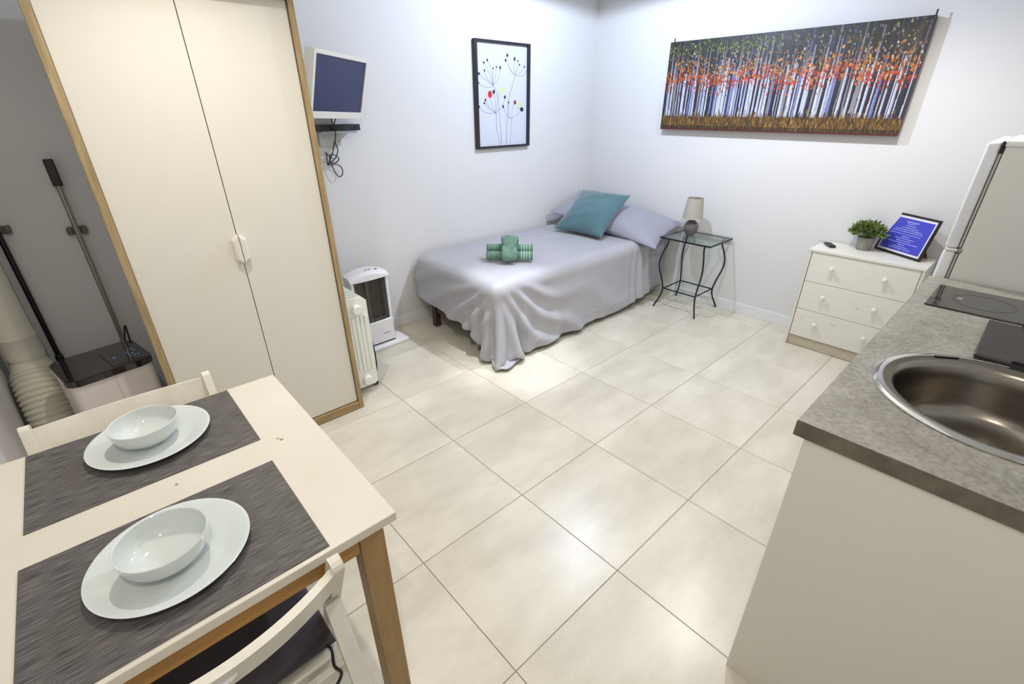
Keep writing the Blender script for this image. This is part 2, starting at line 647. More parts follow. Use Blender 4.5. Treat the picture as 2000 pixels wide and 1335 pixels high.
sk = thing('round_sink', 'round stainless steel sink bowl set in the grey worktop', 'sink', (SX, SY, 0.915))
MB().lathe([(SR, 0.0002), (SR + 0.001, 0.003), (SR - 0.006, 0.0065), (SR - 0.016, 0.0055), (0.222, 0.0035), (0.214, -0.001),
            (0.208, -0.012), (0.2035, -0.05), (0.199, -0.11), (0.192, -0.135), (0.175, -0.150), (0.13, -0.158),
            (0.045, -0.161), (0.045, -0.164), (0.03, -0.166), (0, -0.166)], 96).build('bowl', M_steel, sk)
MB().lathe([(SR + 0.0012, 0.0004), (SR + 0.0018, 0.003), (SR - 0.005, 0.0072), (SR - 0.018, 0.0061)], 96).build('rim', M_chrome, sk)
MB().lathe([(0.044, -0.1605), (0.038, -0.158), (0.036, -0.163), (0.012, -0.164), (0, -0.162)], 40).build('drain', M_chrome, sk)
ov = MB()
ov.prism(rrect(-0.03, 0.03, -0.004, 0.004, 0.0039), 0, 0.0015, Matrix.Translation((0.19, 0.135, 0.006)) @ Matrix.Rotation(-0.95, 4, 'Z'))
ov.build('overflow_slot', M_black, sk)

hb = thing('glass_hob', 'slim black glass hob set in the far end of the worktop', 'hob', (1.18, -0.71, 0.915))
M_hob = mat('black_hob_glass', (26, 25, 26), 0.1, coat=0.5)
MB().box(-0.143, 0.143, -0.255, 0.258, 0.0002, 0.006, 0.002).build('glass', M_hob, hb)
M_mark = mat('grey_print', (150, 150, 150), 0.4)
for y in (0.115, -0.12):
    MB().lathe([(0.083, 0.0061), (0.083, 0.0064), (0.085, 0.0064), (0.085, 0.0061)], 48, Matrix.Translation((0, y, 0))).build('zone_ring', mat('zone_print', (30, 29, 29), 0.2), hb)
for k in range(3):
    MB().box(-0.01 + 0.008 * k, -0.004 + 0.008 * k, 0.172, 0.186, 0.0061, 0.0064).build('printed_mark', M_mark, hb)

tr = thing('black_tray', 'flat black tray with raised grips lying between sink and hob', 'tray', (0.815, -0.79, 0.915))
M_tray = mat('black_tray_plastic', (34, 31, 32), 0.34, rgb2=(42, 39, 40), nscale=4)
MB().box(-0.17, 0.17, -0.165, 0.165, 0.0005, 0.014, 0.004).build('plate', M_tray, tr)
for s in (-1, 1):
    MB().prism([(s * 0.178, 0.09), (s * 0.178, -0.15), (s * 0.15, -0.15), (s * 0.15, 0.075)][::s], 0.002, 0.022).build('grip', M_black, tr)
MB().beam((-0.02, -0.02, 0.0145), (-0.07, -0.1, 0.0145), 0.004, 0.002).build('groove', M_mark, tr)
MB().beam((0.05, 0.0, 0.0145), (0.03, -0.05, 0.0145), 0.004, 0.002).build('groove', M_mark, tr)

fr = thing('fridge', 'white fridge freezer with two doors standing behind the worktop end', 'fridge', (1.74, -0.41, 0))
M_fr = mat('fridge_grey_side', (220, 219, 212), 0.4)
M_frd = mat('fridge_door', (228, 229, 230), 0.3)
MB().box(-0.275, 0.275, -0.585, -0.052, 0.03, 1.41, 0.004).build('body', M_fr, fr)
MB().box(-0.277, 0.277, -0.587, -0.045, 1.41, 1.432, 0.006).build('top_cover', M_white, fr)
M_seal = mat('door_seal', (176, 174, 168), 0.6)
for n_, (za, zb) in enumerate(((0.06, 1.022), (1.034, 1.425))):
    d = MB().box(-0.275, 0.275, -0.040, 0.0, za, zb, 0.009, 3, smooth=True).build('door', M_frd, fr)
    MB().box(-0.2735, 0.2735, -0.0495, -0.0425, za + 0.006, zb - 0.006).build('seal', M_seal, d)
    MB().box(-0.262, 0.262, -0.0521, -0.0395, za + 0.012, zb - 0.012).build('gap_shade_core', M_iron, d)  # dark core added so the seal gaps read as shade
MB().box(-0.279, -0.235, -0.043, -0.004, 1.0225, 1.0335, 0.003).build('hinge', M_white, fr)
MB().box(-0.28, -0.25, -0.058, -0.0435, 1.0195, 1.037, 0.003).build('hinge_pin', M_pole, fr)
MB().box(-0.279, -0.25, -0.05, -0.04, 1.388, 1.428, 0.002).build('top_hinge', M_iron, fr)
for sx in (-0.24, 0.24):
    for sy in (-0.54, -0.1):
        MB().lathe([(0, 0), (0.018, 0), (0.018, 0.03), (0, 0.03)], 16, Matrix.Translation((sx, sy, 0))).build('foot', M_black, fr)

# ------------------------------------------------------------------ dining table
tb = thing('dining_table', 'square dining table with white top and stained pine legs', 'table', (-1.155, 0.525, 0))
MB().box(-0.392, 0.392, -0.403, 0.403, 0.727, 0.75, 0.002).build('tabletop', M_table, tb)
for sx in (-1, 1):
    for sy in (-1, 1):
        MB().box(sx * 0.337 - 0.0285, sx * 0.337 + 0.0285, sy * 0.36 - 0.025, sy * 0.36 + 0.025, 0, 0.7265, 0.002).build('leg', M_stain, tb)
for sy in (-1, 1):
    MB().box(-0.308, 0.308, sy * 0.372 - 0.009, sy * 0.372 + 0.009, 0.668, 0.7265, 0.001).build('apron', M_stain_h, tb)
for sx in (-1, 1):
    MB().box(sx * 0.35 - 0.009, sx * 0.35 + 0.009, -0.334, 0.334, 0.668, 0.7265, 0.001).build('apron', M_stain_h, tb)
M_chip = mat('chipped_spot', (150, 126, 84), 0.6)
rng = random.Random(3)
for cx, cy, r in ((-1.103, 0.548, 0.0035), (-0.868, 0.563, 0.003), (-0.862, 0.553, 0.0045), (-1.405, 0.58, 0.002)):
    a0 = rng.random() * 6
    MB().prism([(cx + 1.155 + r * rng.uniform(0.6, 1.3) * math.cos(a0 + 2 * PI * k / 7) * 1.3,
                 cy - 0.525 + r * rng.uniform(0.6, 1.2) * math.sin(a0 + 2 * PI * k / 7)) for k in range(7)], 0.75, 0.7503).build('paint_chip', M_chip, tb)


def placemat(x0, x1, y0, y1, label):
    o = MB().box(-(x1 - x0) / 2, (x1 - x0) / 2, -(y1 - y0) / 2, (y1 - y0) / 2, 0, 0.0022, 0.0006, 1).build('placemat', M_mat)
    o.location = ((x0 + x1) / 2, (y0 + y1) / 2, 0.7502)
    return tag(o, label, 'placemat', 'woven placemats on the table')


placemat(-1.368, -0.903, 0.59, 0.921, 'dark grey woven placemat at the table side near the wardrobe')
placemat(-1.374, -0.908, 0.133, 0.481, 'dark grey woven placemat at the table side near the camera')

PROF_PLATE = [(0, 0.002), (0.075, 0.002), (0.08, 0), (0.085, 0.001), (0.098, 0.006), (0.132, 0.0145), (0.1365, 0.0165),
              (0.1372, 0.018), (0.1355, 0.0185), (0.13, 0.0172), (0.1, 0.0098), (0.09, 0.0072), (0.0, 0.0066)]
PROF_BOWL = [(0, 0.004), (0.036, 0.004), (0.037, 0.0), (0.042, 0.0), (0.044, 0.005), (0.056, 0.012), (0.066, 0.022), (0.0725, 0.036),
             (0.0755, 0.052), (0.0762, 0.0585), (0.0752, 0.0598), (0.0738, 0.0585), (0.0728, 0.05), (0.0695, 0.036), (0.0625, 0.023),
             (0.052, 0.0145), (0.038, 0.0098), (0, 0.0085)]
pl = tag(MB().lathe(PROF_PLATE, 96).build('dinner_plate', M_china), 'round white dinner plate on the placemat near the wardrobe', 'plate', 'white plates on the table')
pl.location = (-1.117, 0.782, 0.7526)
p2 = pl.copy()
col.objects.link(p2)
p2.location = (-1.145, 0.314, 0.7526)
p2['label'] = 'round white dinner plate on the placemat nearest the camera'
bw = tag(MB().lathe(PROF_BOWL, 96).build('cereal_bowl', M_china), 'white china bowl on the plate near the wardrobe', 'bowl', 'white bowls on the plates')
bw.location = (-1.121, 0.776, 0.7594)
b2 = bw.copy()
col.objects.link(b2)
b2.location = (-1.151, 0.304, 0.7594)
b2['label'] = 'white china bowl on the plate nearest the camera'

# ------------------------------------------------------------------ folding chairs


def make_chair(label, loc, rotz, BOW=0.05):
    c = thing('folding_chair', label, 'chair', loc, rotz, 'white folding chairs at the table')
    top = Vector((0, -0.09, 0.79))
    foot = Vector((0, 0.29, 0.0))
    for s in (-1, 1):
        x = s * 0.2125
        st = MB()
        # stile: rounded head, leaning forward down to the front foot
        d = (foot - top).normalized()
        nrm = Vector((0, -d.z, d.y))
        pts = []
        L = (foot - top).length
        hw = 0.017
        prof = []
        for k in range(7):
            a = PI * k / 6
            prof.append((hw * math.cos(a), -hw * 0.75 * math.sin(a)))
        out = [(-p[0], p[1]) for p in prof] + [(hw, L - 0.03), (-hw, L)]
        vv = []
        for sx in (-0.011, 0.011):
            for u, w in out:
                q = top + d * (w + 0.013) + nrm * u
                vv.append((x + sx, q.y, max(q.z, 0.0)))
        n = len(out)
        ff = [tuple(range(n)), tuple(range(2 * n - 1, n - 1, -1))]
        for k in range(n):
            k2 = (k + 1) % n
            ff.append((k2, k, n + k, n + k2))
        st.add(vv, ff)
        st.build('stile', M_chair, c)
        # rear leg hinged to the stile
        xi = s * 0.186
        MB().beam((s * 0.2005, -0.03, 0.625), (s * 0.2005, -0.262, 0.004), 0.019, 0.034, (1, 0, 0), 0.003).build('rear_leg', M_chair, c)
        MB().lathe([(0, 0), (0.007, 0), (0.007, 0.004), (0.0, 0.005)], 14,
                   Matrix.Translation((x + s * 0.011, 0.0, 0.6)) @ Matrix.Rotation(s * PI / 2, 4, 'Y')).build('hinge_bolt', M_white, c)
        # seat rail
        MB().box(xi - 0.0105, xi + 0.0015 + 0.003, -0.03, 0.315, 0.402, 0.436, 0.002).build('seat_rail', M_chair, c)
    # curved backrest
    bk = MB()
    n = 24
    v = []
    for k in range(n + 1):
        t = -1 + 2 * k / n
        x = t * 0.2015
        bow = BOW * (1 - t * t)
        for (o_, z) in ((0.009, 0.774), (-0.009, 0.770), (-0.011, 0.692), (0.007, 0.688)):
            y = -0.09 - bow + o_ + (0.77 - z) * 0.45
            v.append((x, y, z))
    f = []
    for k in range(n):
        for q in range(4):
            q2 = (q + 1) % 4
            f.append((k * 4 + q, k * 4 + q2, k * 4 + 4 + q2, k * 4 + 4 + q))
    f += [(3, 2, 1, 0), (n * 4, n * 4 + 1, n * 4 + 2, n * 4 + 3)]
    bk.add(v, f)
    br = bk.build('backrest', M_chair, c)
    recess = MB().lathe([(0, 0), (0.013, 0), (0.0125, 0.0012), (0.009, 0.0016), (0, 0.001)], 24,
                     Matrix.Translation((0, -0.0845 - BOW, 0.737)) @ Matrix.Rotation(PI / 2 - 0.42, 4, 'X') @ Matrix.Diagonal((1.6, 0.6, 1, 1)))
    recess.build('grip_recess', M_white, br)  # white oval standing for the hand recess, its highlight put into the colour
    # seat slats
    for k in range(7):
        y0 = -0.02 + 0.047 * k
        MB().box(-0.182, 0.182, y0, y0 + 0.04, 0.4365, 0.447, 0.002).build('seat_slat', M_chair, c)
    # cross rails between the legs
    MB().box(-0.2, 0.2, -0.047, -0.0305, 0.405, 0.437, 0.002).build('cross_rail', M_chair, c)
    MB().box(-0.19, 0.19, -0.208, -0.192, 0.145, 0.175, 0.002).build('cross_rail', M_chair, c)
    MB().box(-0.2, 0.2, 0.200, 0.216, 0.16, 0.19, 0.002).build('cross_rail', M_chair, c)
    return c


ch1 = make_chair('white folding chair with curved backrest, dark cushion on its seat', (-1.1355, 0.145, 0), 0.0)
make_chair('white folding chair on the far side of the table, backrest towards the wardrobe', (-1.148, 0.93, 0), PI, 0.012)


def pad_mesh(w, d, t, nx=26, ny=26, p=3.2, pinch=0.0, wr=0.0, seed=0, ex=0.5):
    """soft pad centred at origin, thickness t, corners optionally drawn out"""
    rn = random.Random(seed)
    ph = [rn.random() * 6 for _ in range(8)]
    top, bot = [], []
    for j in range(ny + 1):
        for i in range(nx + 1):
            u = math.sin(PI / 2 * (-1 + 2 * i / nx))
            v = math.sin(PI / 2 * (-1 + 2 * j / ny))
            a = max(0.0, 1 - abs(u) ** p)
            b = max(0.0, 1 - abs(v) ** p)
            h = (a * b) ** ex
            x = w / 2 * u * (1 - pinch * (1 - v * v))
            y = d / 2 * v * (1 - pinch * (1 - u * u))
            e = (1 - h)
            rip = wr * (math.sin(9 * u + 4 * v + ph[0]) + math.sin(13 * v - 5 * u + ph[1]) +
                        0.7 * math.sin(17 * u + ph[2]) * math.sin(11 * v + ph[3])) * h * (0.4 + e)
            top.append((x, y, t / 2 * h + rip))
            bot.append((x, y, -t / 2 * h + rip * 0.3))
    mb = MB()
    n = nx + 1
    N = n * (ny + 1)
    f = []
    for j in range(ny):
        for i in range(nx):
            q = j * n + i
            f.append((q, q + 1, q + n + 1, q + n))
            f.append((N + q, N + q + n, N + q + n + 1, N + q + 1))
    mb.add(top + bot, f, True)
    me_bm = bmesh.new()
    vs = [me_bm.verts.new(p_) for p_ in mb.v]
    for f_ in mb.f:
        me_bm.faces.new([vs[i] for i in f_])
    bmesh.ops.remove_doubles(me_bm, verts=me_bm.verts, dist=1e-5)
    bmesh.ops.recalc_face_normals(me_bm, faces=me_bm.faces)
    return MB().bm(me_bm, True)


sc_ = thing('seat_cushion', 'dark purple-brown seat cushion tied to the front folding chair', 'cushion', (-1.1355, 0.31, 0.4475))
pad = pad_mesh(0.385, 0.35, 0.045, p=6, wr=0.002, seed=2)
pad.v = [(x, y, z + 0.0235) for x, y, z in pad.v]
pad.build('pad', M_purple, sc_, auto=False)
for s in (-1, 1):
    MB().tube(spline([(s * 0.17, -0.165, 0.024), (s * 0.176, -0.19, 0.03), (s * 0.168, -0.215, 0.012), (s * 0.176, -0.222, -0.02),
                      (s * 0.14, -0.228, -0.045), (s * 0.05, -0.229, -0.05)], 6), 0.0035, 6).build('tie', M_rubber, sc_)

# ------------------------------------------------------------------ alcove beside the wardrobe
ac = thing('air_conditioner', 'portable air conditioner with white body and glossy black top beside the wardrobe', 'air conditioner',
           (-1.203, 1.955, 0), math.radians(11))
M_acb = mat('ac_white', (220, 212, 208), 0.42)
M_act = mat('ac_black_gloss', (30, 26, 26), 0.06, coat=0.6)
MB().prism(rrect(-0.148, 0.148, -0.138, 0.138, 0.035), 0.03, 0.527).build('body', M_acb, ac)
lidp = MB()
lidp.prism(rrect(-0.155, 0.155, -0.147, 0.147, 0.05, 8), 0.527, 0.553)
lidp.prism(rrect(-0.151, 0.151, -0.143, 0.143, 0.047, 8), 0.553, 0.556)
lid = lidp.build('top_cover', M_act, ac)
pn = MB()
for a, b in (((0.01, -0.125), (0.01, 0.06)), ((0.01, -0.125), (0.13, -0.125))):
    pn.beam((a[0], a[1], 0.5565), (b[0], b[1], 0.5565), 0.004, 0.0014, (0, 0, 1))
pn.build('panel_outline', M_black, lid)
M_led = bpy.data.materials.new('blue_display')
M_led.use_nodes = True
M_led.node_tree.nodes['Principled BSDF'].inputs['Base Color'].default_value = lin((90, 140, 180))
M_led.node_tree.nodes['Principled BSDF'].inputs['Emission Color'].default_value = lin((120, 180, 230))
M_led.node_tree.nodes['Principled BSDF'].inputs['Emission Strength'].default_value = 0.35
for r_ in range(4):
    for c_ in range(3):
        if (r_ + c_) % 4 != 3:
            MB().box(0.088 + 0.014 * c_, 0.096 + 0.014 * c_, -0.07 + 0.028 * r_, -0.063 + 0.028 * r_, 0.5562, 0.5568).build('touch_icon', M_led, lid)
MB().lathe([(0, 0.5569), (0.006, 0.5569), (0.006, 0.556)], 16, Matrix.Translation((0.04, -0.03, 0))).build('touch_icon', M_led, lid)
MB().box(-0.001, 0.001, -0.1395, -0.1375, 0.05, 0.52).build('front_seam', mat('seam_line', (196, 188, 184), 0.5), ac)
for sx in (-0.11, 0.11):
    for sy in (-0.1, 0.1):
        MB().lathe([(0, 0), (0.02, 0), (0.02, 0.03), (0, 0.03)], 14, Matrix.Translation((sx, sy, 0))).build('caster', M_black, ac)
MB().tube(spline([(0.10, 0.139, 0.40), (0.12, 0.19, 0.46), (0.15, 0.2, 0.56), (0.168, 0.21, 0.60), (0.16, 0.2, 0.5), (0.15, 0.19, 0.3), (0.14, 0.2, 0.02)], 6), 0.004, 6).build('power_cord', M_rubber, ac)

ho = thing('exhaust_hose', 'fat ribbed white exhaust hose bending below the duct pipe', 'hose', (-1.46, 2.3, 0))
path = spline([(0, 0.032, 0.516), (0, 0.026, 0.487), (0.002, 0.0, 0.44), (0.0, -0.055, 0.36), (0.002, -0.10, 0.26), (0.004, -0.12, 0.15), (0.01, -0.13, 0.06), (0.02, -0.13, 0.005)], 26)
rad = []
acc = 0.0
for k, p in enumerate(path):
    if k:
        acc += (path[k] - path[k - 1]).length
    base = 0.064 + 0.021 * min(1.0, max(0.0, (acc - 0.02) / 0.07))
    rad.append(base + (0.0048 * math.sin(acc * 2 * PI / 0.023) if acc > 0.075 else 0.0012 * math.sin(acc * 2 * PI / 0.02)))
rad = [min(r, 0.0895) for r in rad]
MB().tube(path, rad, 40).build('ribbed_tube', mat('ribbed_white_plastic', (212, 208, 192), 0.42), ho, auto=False)
pp = thing('duct_pipe', 'white rigid duct pipe rising in the wall corner', 'pipe', (-1.462, 2.335, 0))
M_pipe = mat('pipe_white', (218, 214, 202), 0.4)
MB().lathe([(0.062, 0.52), (0.066, 0.522), (0.066, 1.9), (0.062, 1.92)], 40).build('pipe', M_pipe, pp)
MB().lathe([(0.0665, 0.521), (0.0695, 0.523), (0.0695, 0.617), (0.0715, 0.62), (0.0715, 0.624), (0.0665, 0.626)], 40).build('collar', M_pipe, pp)
elb = spline([(0, 0, 1.9), (0, -0.005, 1.97), (0.01, -0.05, 2.05), (0.03, -0.12, 2.09), (0.06, -0.2, 2.1)], 8)
MB().tube(elb, 0.067, 28).build('elbow', M_pipe, pp)


def mop(name, label, x, y, ztop, zgrip, pole_mat, clip_z, cat):
    t = thing(name, label, cat, (x, y, 0))
    MB().lathe([(0.011, 0.3), (0.011, zgrip)], 18).build('pole', pole_mat, t)
    if ztop > zgrip:
        MB().box(-0.018, 0.018, -0.016, 0.016, zgrip - 0.004, ztop, 0.004).build('grip', M_black, t)
    MB().lathe([(0.0135, 0.30), (0.0165, 0.31), (0.0165, 0.44), (0.012, 0.452)], 18).build('socket', M_black if pole_mat is M_black else M_pole, t)
    MB().box(-0.13, 0.13, -0.045, 0.012, 0.004, 0.03, 0.006).build('head', M_black, t)
    MB().tube([(0, 0, 0.3), (0, -0.012, 0.15), (0, -0.018, 0.028)], 0.012, 12).build('neck', M_black, t)
    return t


mop('floor_mop', 'steel-handled floor mop with black grip hanging by the wardrobe', -1.109, 2.435, 1.345, 1.235, M_pole, 1.02, 'mop')
mop('broom', 'black-handled broom hanging in the corner by the duct pipe', -1.368, 2.435, 1.06, 1.07, M_black, 1.06, 'broom')
for n_, (x, z, lb) in enumerate(((-1.109, 1.023, 'small grey wall clip holding the steel mop handle'),
                                 (-1.362, 1.062, 'small grey wall clip at the top of the black broom'))):
    t = thing('wall_clip', lb, 'clip', (x, 2.46, z), group='tool clips on the wall')
    M_clip = mat('clip_grey', (112, 106, 96), 0.5)
    MB().box(-0.036, 0.036, 0.012, 0.025, -0.017, 0.017, 0.003).build('plate', M_clip, t)
    for s in (-1, 1):
        MB().lathe([(0, -0.016), (0.011, -0.016), (0.013, 0), (0.011, 0.016), (0, 0.016)], 16,
                   Matrix.Translation((s * 0.026, -0.002, 0))).build('roller', M_clip, t)

# ------------------------------------------------------------------ heaters
rd = thing('oil_radiator', 'cream oil-filled radiator standing beside the wardrobe', 'radiator', (-0.108, 1.755, 0))


def fin_outline(w, z0, z1, c):
    return [(-w + c, z0), (w - c, z0), (w, z0 + c), (w, z1 - c * 1.6), (w - c * 1.6, z1), (-w + c * 1.6, z1), (-w, z1 - c * 1.6), (-w, z0 + c)]


def fin(y, th, w=0.072, z0=0.045, z1=0.612, ribs=False):
    Mx = Matrix(((1, 0, 0, 0), (0, 0, -1, y), (0, 1, 0, 0), (0, 0, 0, 1)))   # outline xy -> xz, extrude along -y
    mb = MB()
    mb.prism(fin_outline(w, z0, z1, 0.018), -th / 2, th / 2, Mx)
    mb.prism(fin_outline(w - 0.006, z0 + 0.006, z1 - 0.006, 0.016), -th / 2 - 0.004, th / 2 + 0.004, Mx)
    if ribs:
        for k in range(5):
            x = -0.05 + 0.025 * k
            mb.box(x - 0.0088, x + 0.0088, y - th / 2 - 0.010, y - th / 2, z0 + 0.11, z1 - 0.11, 0.0035)
    return mb


first = fin(0.007, 0.012, ribs=True).build('fin', M_enamel, rd)
for zc in (0.545, 0.095):
    MB().lathe([(0.031, 0), (0.031, 0.004), (0.0265, 0.006), (0.0265, 0.026), (0.023, 0.03), (0, 0.03)], 32,
               Matrix.Translation((0.002, -0.003, zc)) @ Matrix.Rotation(PI / 2, 4, 'X')).build('end_cap', M_enamel, rd)
for k in range(1, 8):
    if k == 1:
        mf = fin(0, 0.010)
        f0 = mf.build('fin', M_enamel, rd)
        f0.location = (0, 0.05, 0)
    else:
        o = bpy.data.objects.new('fin', f0.data)
        col.objects.link(o)
        o.parent = rd
        o.location = (0, 0.05 * k, 0)
for zc in (0.545, 0.095):
    MB().tube([(0, 0.0, zc), (0, 0.36, zc)], 0.02, 16).build('header_tube', M_enamel, rd)
MB().box(-0.075, 0.075, 0.385, 0.45, 0.05, 0.6, 0.012).build('control_box', M_white, rd)
for y in (0.06, 0.34):
    MB().box(-0.09, 0.09, y - 0.02, y + 0.02, 0.022, 0.044, 0.004).build('foot', M_enamel, rd)
    for s in (-1, 1):
        MB().lathe([(0, -0.01), (0.021, -0.01), (0.021, 0.01), (0, 0.01)], 18,
                   Matrix.Translation((s * 0.08, y, 0.0215)) @ Matrix.Rotation(PI / 2, 4, 'Y')).build('wheel', M_black, rd)
MB().tube(spline([(-0.06, 0.40, 0.60), (-0.05, 0.34, 0.618), (-0.055, 0.26, 0.616), (-0.04, 0.2, 0.617)], 6), 0.004, 8).build('wound_cord', M_rubber, rd)
MB().tube(spline([(0.073, 0.40, 0.44), (0.11, 0.33, 0.40), (0.14, 0.23, 0.34), (0.146, 0.17, 0.22), (0.143, 0.15, 0.1), (0.125, 0.14, 0.03), (0.10, 0.20, 0.006), (0.085, 0.3, 0.0045)], 8), 0.0042, 8).build('power_cord', M_rubber, rd)

qh = thing('quartz_heater', 'white quartz heater with dark wire grille standing against the wall', 'heater', (0.225, 2.275, 0), math.radians(2))
M_qw = mat('heater_white', (230, 228, 230), 0.3)
b_ = MB()
b_.box(-0.21, 0.225, -0.075, 0.085, 0.0, 0.03, 0.009, 3)
b_.build('base', M_qw, qh)
# shell: frame around the grille, built as four borders plus a back
Wq = 0.138
sh = MB()
sh.box(-Wq, -Wq + 0.022, -0.03, 0.06, 0.20, 0.52, 0.004)
sh.box(Wq - 0.022, Wq, -0.03, 0.06, 0.20, 0.52, 0.004)
sh.box(-Wq, Wq, 0.045, 0.062, 0.06, 0.53, 0.004)
sh.build('shell', M_qw, qh)
lp = MB().box(-Wq, Wq, -0.034, 0.06, 0.034, 0.205, 0.008, 3).build('lower_panel', M_qw, qh)
MB().box(-0.10, -0.06, -0.0355, -0.033, 0.165, 0.171).build('vent_slot', M_black, lp)
MB().box(0.05, 0.10, -0.0352, -0.033, 0.10, 0.106).build('badge', M_mark, lp)
MB().box(-Wq + 0.01, Wq - 0.004, -0.036, 0.05, 0.0305, 0.0345).build('base_gap', M_black, qh)
tp = MB()
n = 18
v = []
for k in range(n + 1):
    t = -1 + 2 * k / n
    x = t * (Wq + 0.004)
    zt = 0.545 + 0.03 * (1 - t * t)
    yf = -0.04 - 0.012 * (1 - t * t)
    v += [(x, yf, 0.517), (x, yf + 0.002, zt - 0.022), (x, yf + 0.03, zt), (x, 0.064, zt + 0.004), (x, 0.064, 0.517)]
f = []
for k in range(n):
    for q in range(5):
        q2 = (q + 1) % 5
        f.append((k * 5 + q, k * 5 + 5 + q, k * 5 + 5 + q2, k * 5 + q2))
f += [(0, 1, 2, 3, 4), tuple(n * 5 + q for q in (4, 3, 2, 1, 0))]
tp.add(v, f)
cap_o = tp.build('top_cap', M_qw, qh)
for x in (0.0, 0.025):
    MB().box(x - 0.008, x + 0.008, -0.018, 0.008, 0.571, 0.582, 0.002).build('switch', mat('switch_white', (205, 206, 210), 0.4), cap_o)
MB().lathe([(0, 0.009), (0.009, 0.009), (0.010, 0)], 16, Matrix.Translation((0.066, -0.004, 0.565))).build('indicator', mat('amber_lens', (150, 70, 40), 0.3), cap_o)
M_refl = mat('heater_reflector', (140, 130, 112), 0.3, metal=0.6)
MB().box(-Wq + 0.022, Wq - 0.022, 0.028, 0.044, 0.205, 0.518).build('reflector', M_refl, qh)
MB().lathe([(0.0065, 0.215), (0.0065, 0.51)], 14, Matrix.Translation((-0.012, 0.008, 0))).build('quartz_tube', mat('quartz_tube', (200, 198, 192), 0.15), qh)
gr = MB()
for k in range(27):
    z = 0.212 + 0.3 * k / 26
    gr.tube([(-Wq + 0.021, -0.022, z), (0, -0.03, z), (Wq - 0.021, -0.022, z)], 0.0026, 6, True)
for x in (-0.07, 0.0, 0.07):
    gr.tube([(x, -0.0265 - (0.003 if x == 0 else 0), 0.207), (x, -0.0265 - (0.003 if x == 0 else 0), 0.517)], 0.0017, 6)
gr.build('wire_grille', mat('grille_wire', (70, 68, 68), 0.3, metal=0.6), qh, 'stuff')

# ------------------------------------------------------------------ television, box, cables
tvm = Matrix.Translation((0.199, 2.189, 1.653)) @ Matrix.Rotation(math.radians(32.6), 4, 'Z') @ Matrix.Rotation(math.radians(15.9), 4, 'X') @ Matrix.Rotation(math.radians(-1.5), 4, 'Y').inverted()
tv = thing('television', 'small white television on a wall arm, tilted down beside the wardrobe', 'television', (0.199, 2.40, 1.653))
tvl = Matrix.Translation((0, -0.211, 0)) @ tvm.to_3x3().to_4x4()
M_tvw = mat('tv_ivory', (222, 218, 208), 0.4)
M_scr = mat('tv_screen', (52, 56, 90), 0.28)
W2, H2 = 0.235, 0.134
for nm, bx in (('bezel', (-W2 - 0.02, -W2, -0.004, 0.03, -H2 - 0.034, H2 + 0.02)), ('bezel', (W2, W2 + 0.02, -0.004, 0.03, -H2 - 0.034, H2 + 0.02)),
               ('bezel', (-W2, W2, -0.004, 0.03, H2, H2 + 0.02)), ('bezel', (-W2, W2, -0.004, 0.03, -H2 - 0.034, -H2))):
    MB().box(*bx, 0.0015, 1, tvl).build(nm, M_tvw, tv)
MB().box(-W2, W2, 0.004, 0.02, -H2, H2, 0, 1, tvl).build('screen', M_scr, tv)
MB().box(-W2 - 0.019, W2 + 0.019, 0.0302, 0.055, -H2 - 0.03, H2 + 0.018, 0.008, 2, tvl).build('back_shell', M_tvw, tv)
arm = MB()
pa = tvl @ Vector((0, 0.06, 0))
MB().box(-0.05, 0.05, 0.0551, 0.066, -0.05, 0.05, 0.002, 1, tvl).build('mount_plate', M_iron, tv)
arm.tube([pa, (pa.x - 0.04, 0.03, pa.z), (-0.02, 0.072, pa.z - 0.01)], 0.014, 12)
arm.build('wall_arm', M_iron, tv)
MB().box(-0.06, 0.02, 0.07, 0.084, -0.08, 0.06, 0.003).build('wall_plate', M_iron, tv)

stb = thing('set_top_box', 'black set-top box on a small wall shelf below the television', 'set-top box', (0.236, 2.40, 1.421))
MB().box(-0.12, 0.125, -0.045, 0.075, 0.0005, 0.036, 0.003).build('case', mat('stb_case', (40, 42, 54), 0.3), stb)
MB().box(-0.118, 0.02, -0.0462, -0.0445, 0.004, 0.033).build('front_window', M_black, stb)
MB().box(0.085, 0.1, -0.047, -0.0445, 0.012, 0.026).build('button', M_black, stb)
shf = thing('wall_shelf', 'small white bracket shelf on the wall under the set-top box', 'shelf', (0.236, 2.485, 1.421))
M_acr = mat('shelf_grey', (150, 152, 160), 0.3)
MB().box(-0.125, 0.10, -0.13, -0.0005, -0.012, -0.0002, 0.002).build('plate', M_acr, shf)
MB().box(-0.10, 0.035, -0.03, -0.0005, -0.085, -0.0125, 0.003).build('bracket', mat('bracket_white', (196, 198, 196), 0.4), shf)
MB().lathe([(0.006, 0), (0.006, 0.004), (0, 0.005)], 14, Matrix.Translation((0.018, -0.03, -0.06)) @ Matrix.Rotation(PI / 2, 4, 'X')).build('screw', M_pole, shf)
cb = [(0.16, 2.29, 1.49), (0.165, 2.30, 1.47), (0.19, 2.33, 1.425), (0.21, 2.40, 1.375), (0.225, 2.44, 1.35), (0.238, 2.452, 1.31), (0.222, 2.455, 1.272),
      (0.19, 2.455, 1.245), (0.158, 2.452, 1.228), (0.175, 2.456, 1.226), (0.215, 2.455, 1.228), (0.245, 2.454, 1.205), (0.246, 2.454, 1.17),
      (0.222, 2.454, 1.152), (0.200, 2.454, 1.18), (0.186, 2.456, 1.225), (0.18, 2.458, 1.27), (0.196, 2.457, 1.288), (0.226, 2.456, 1.275), (0.237, 2.456, 1.255),
      (0.215, 2.457, 1.238), (0.19, 2.459, 1.236)]
cab = MB().tube(spline(cb, 6), 0.0032, 6).build('tv_cable', M_rubber)
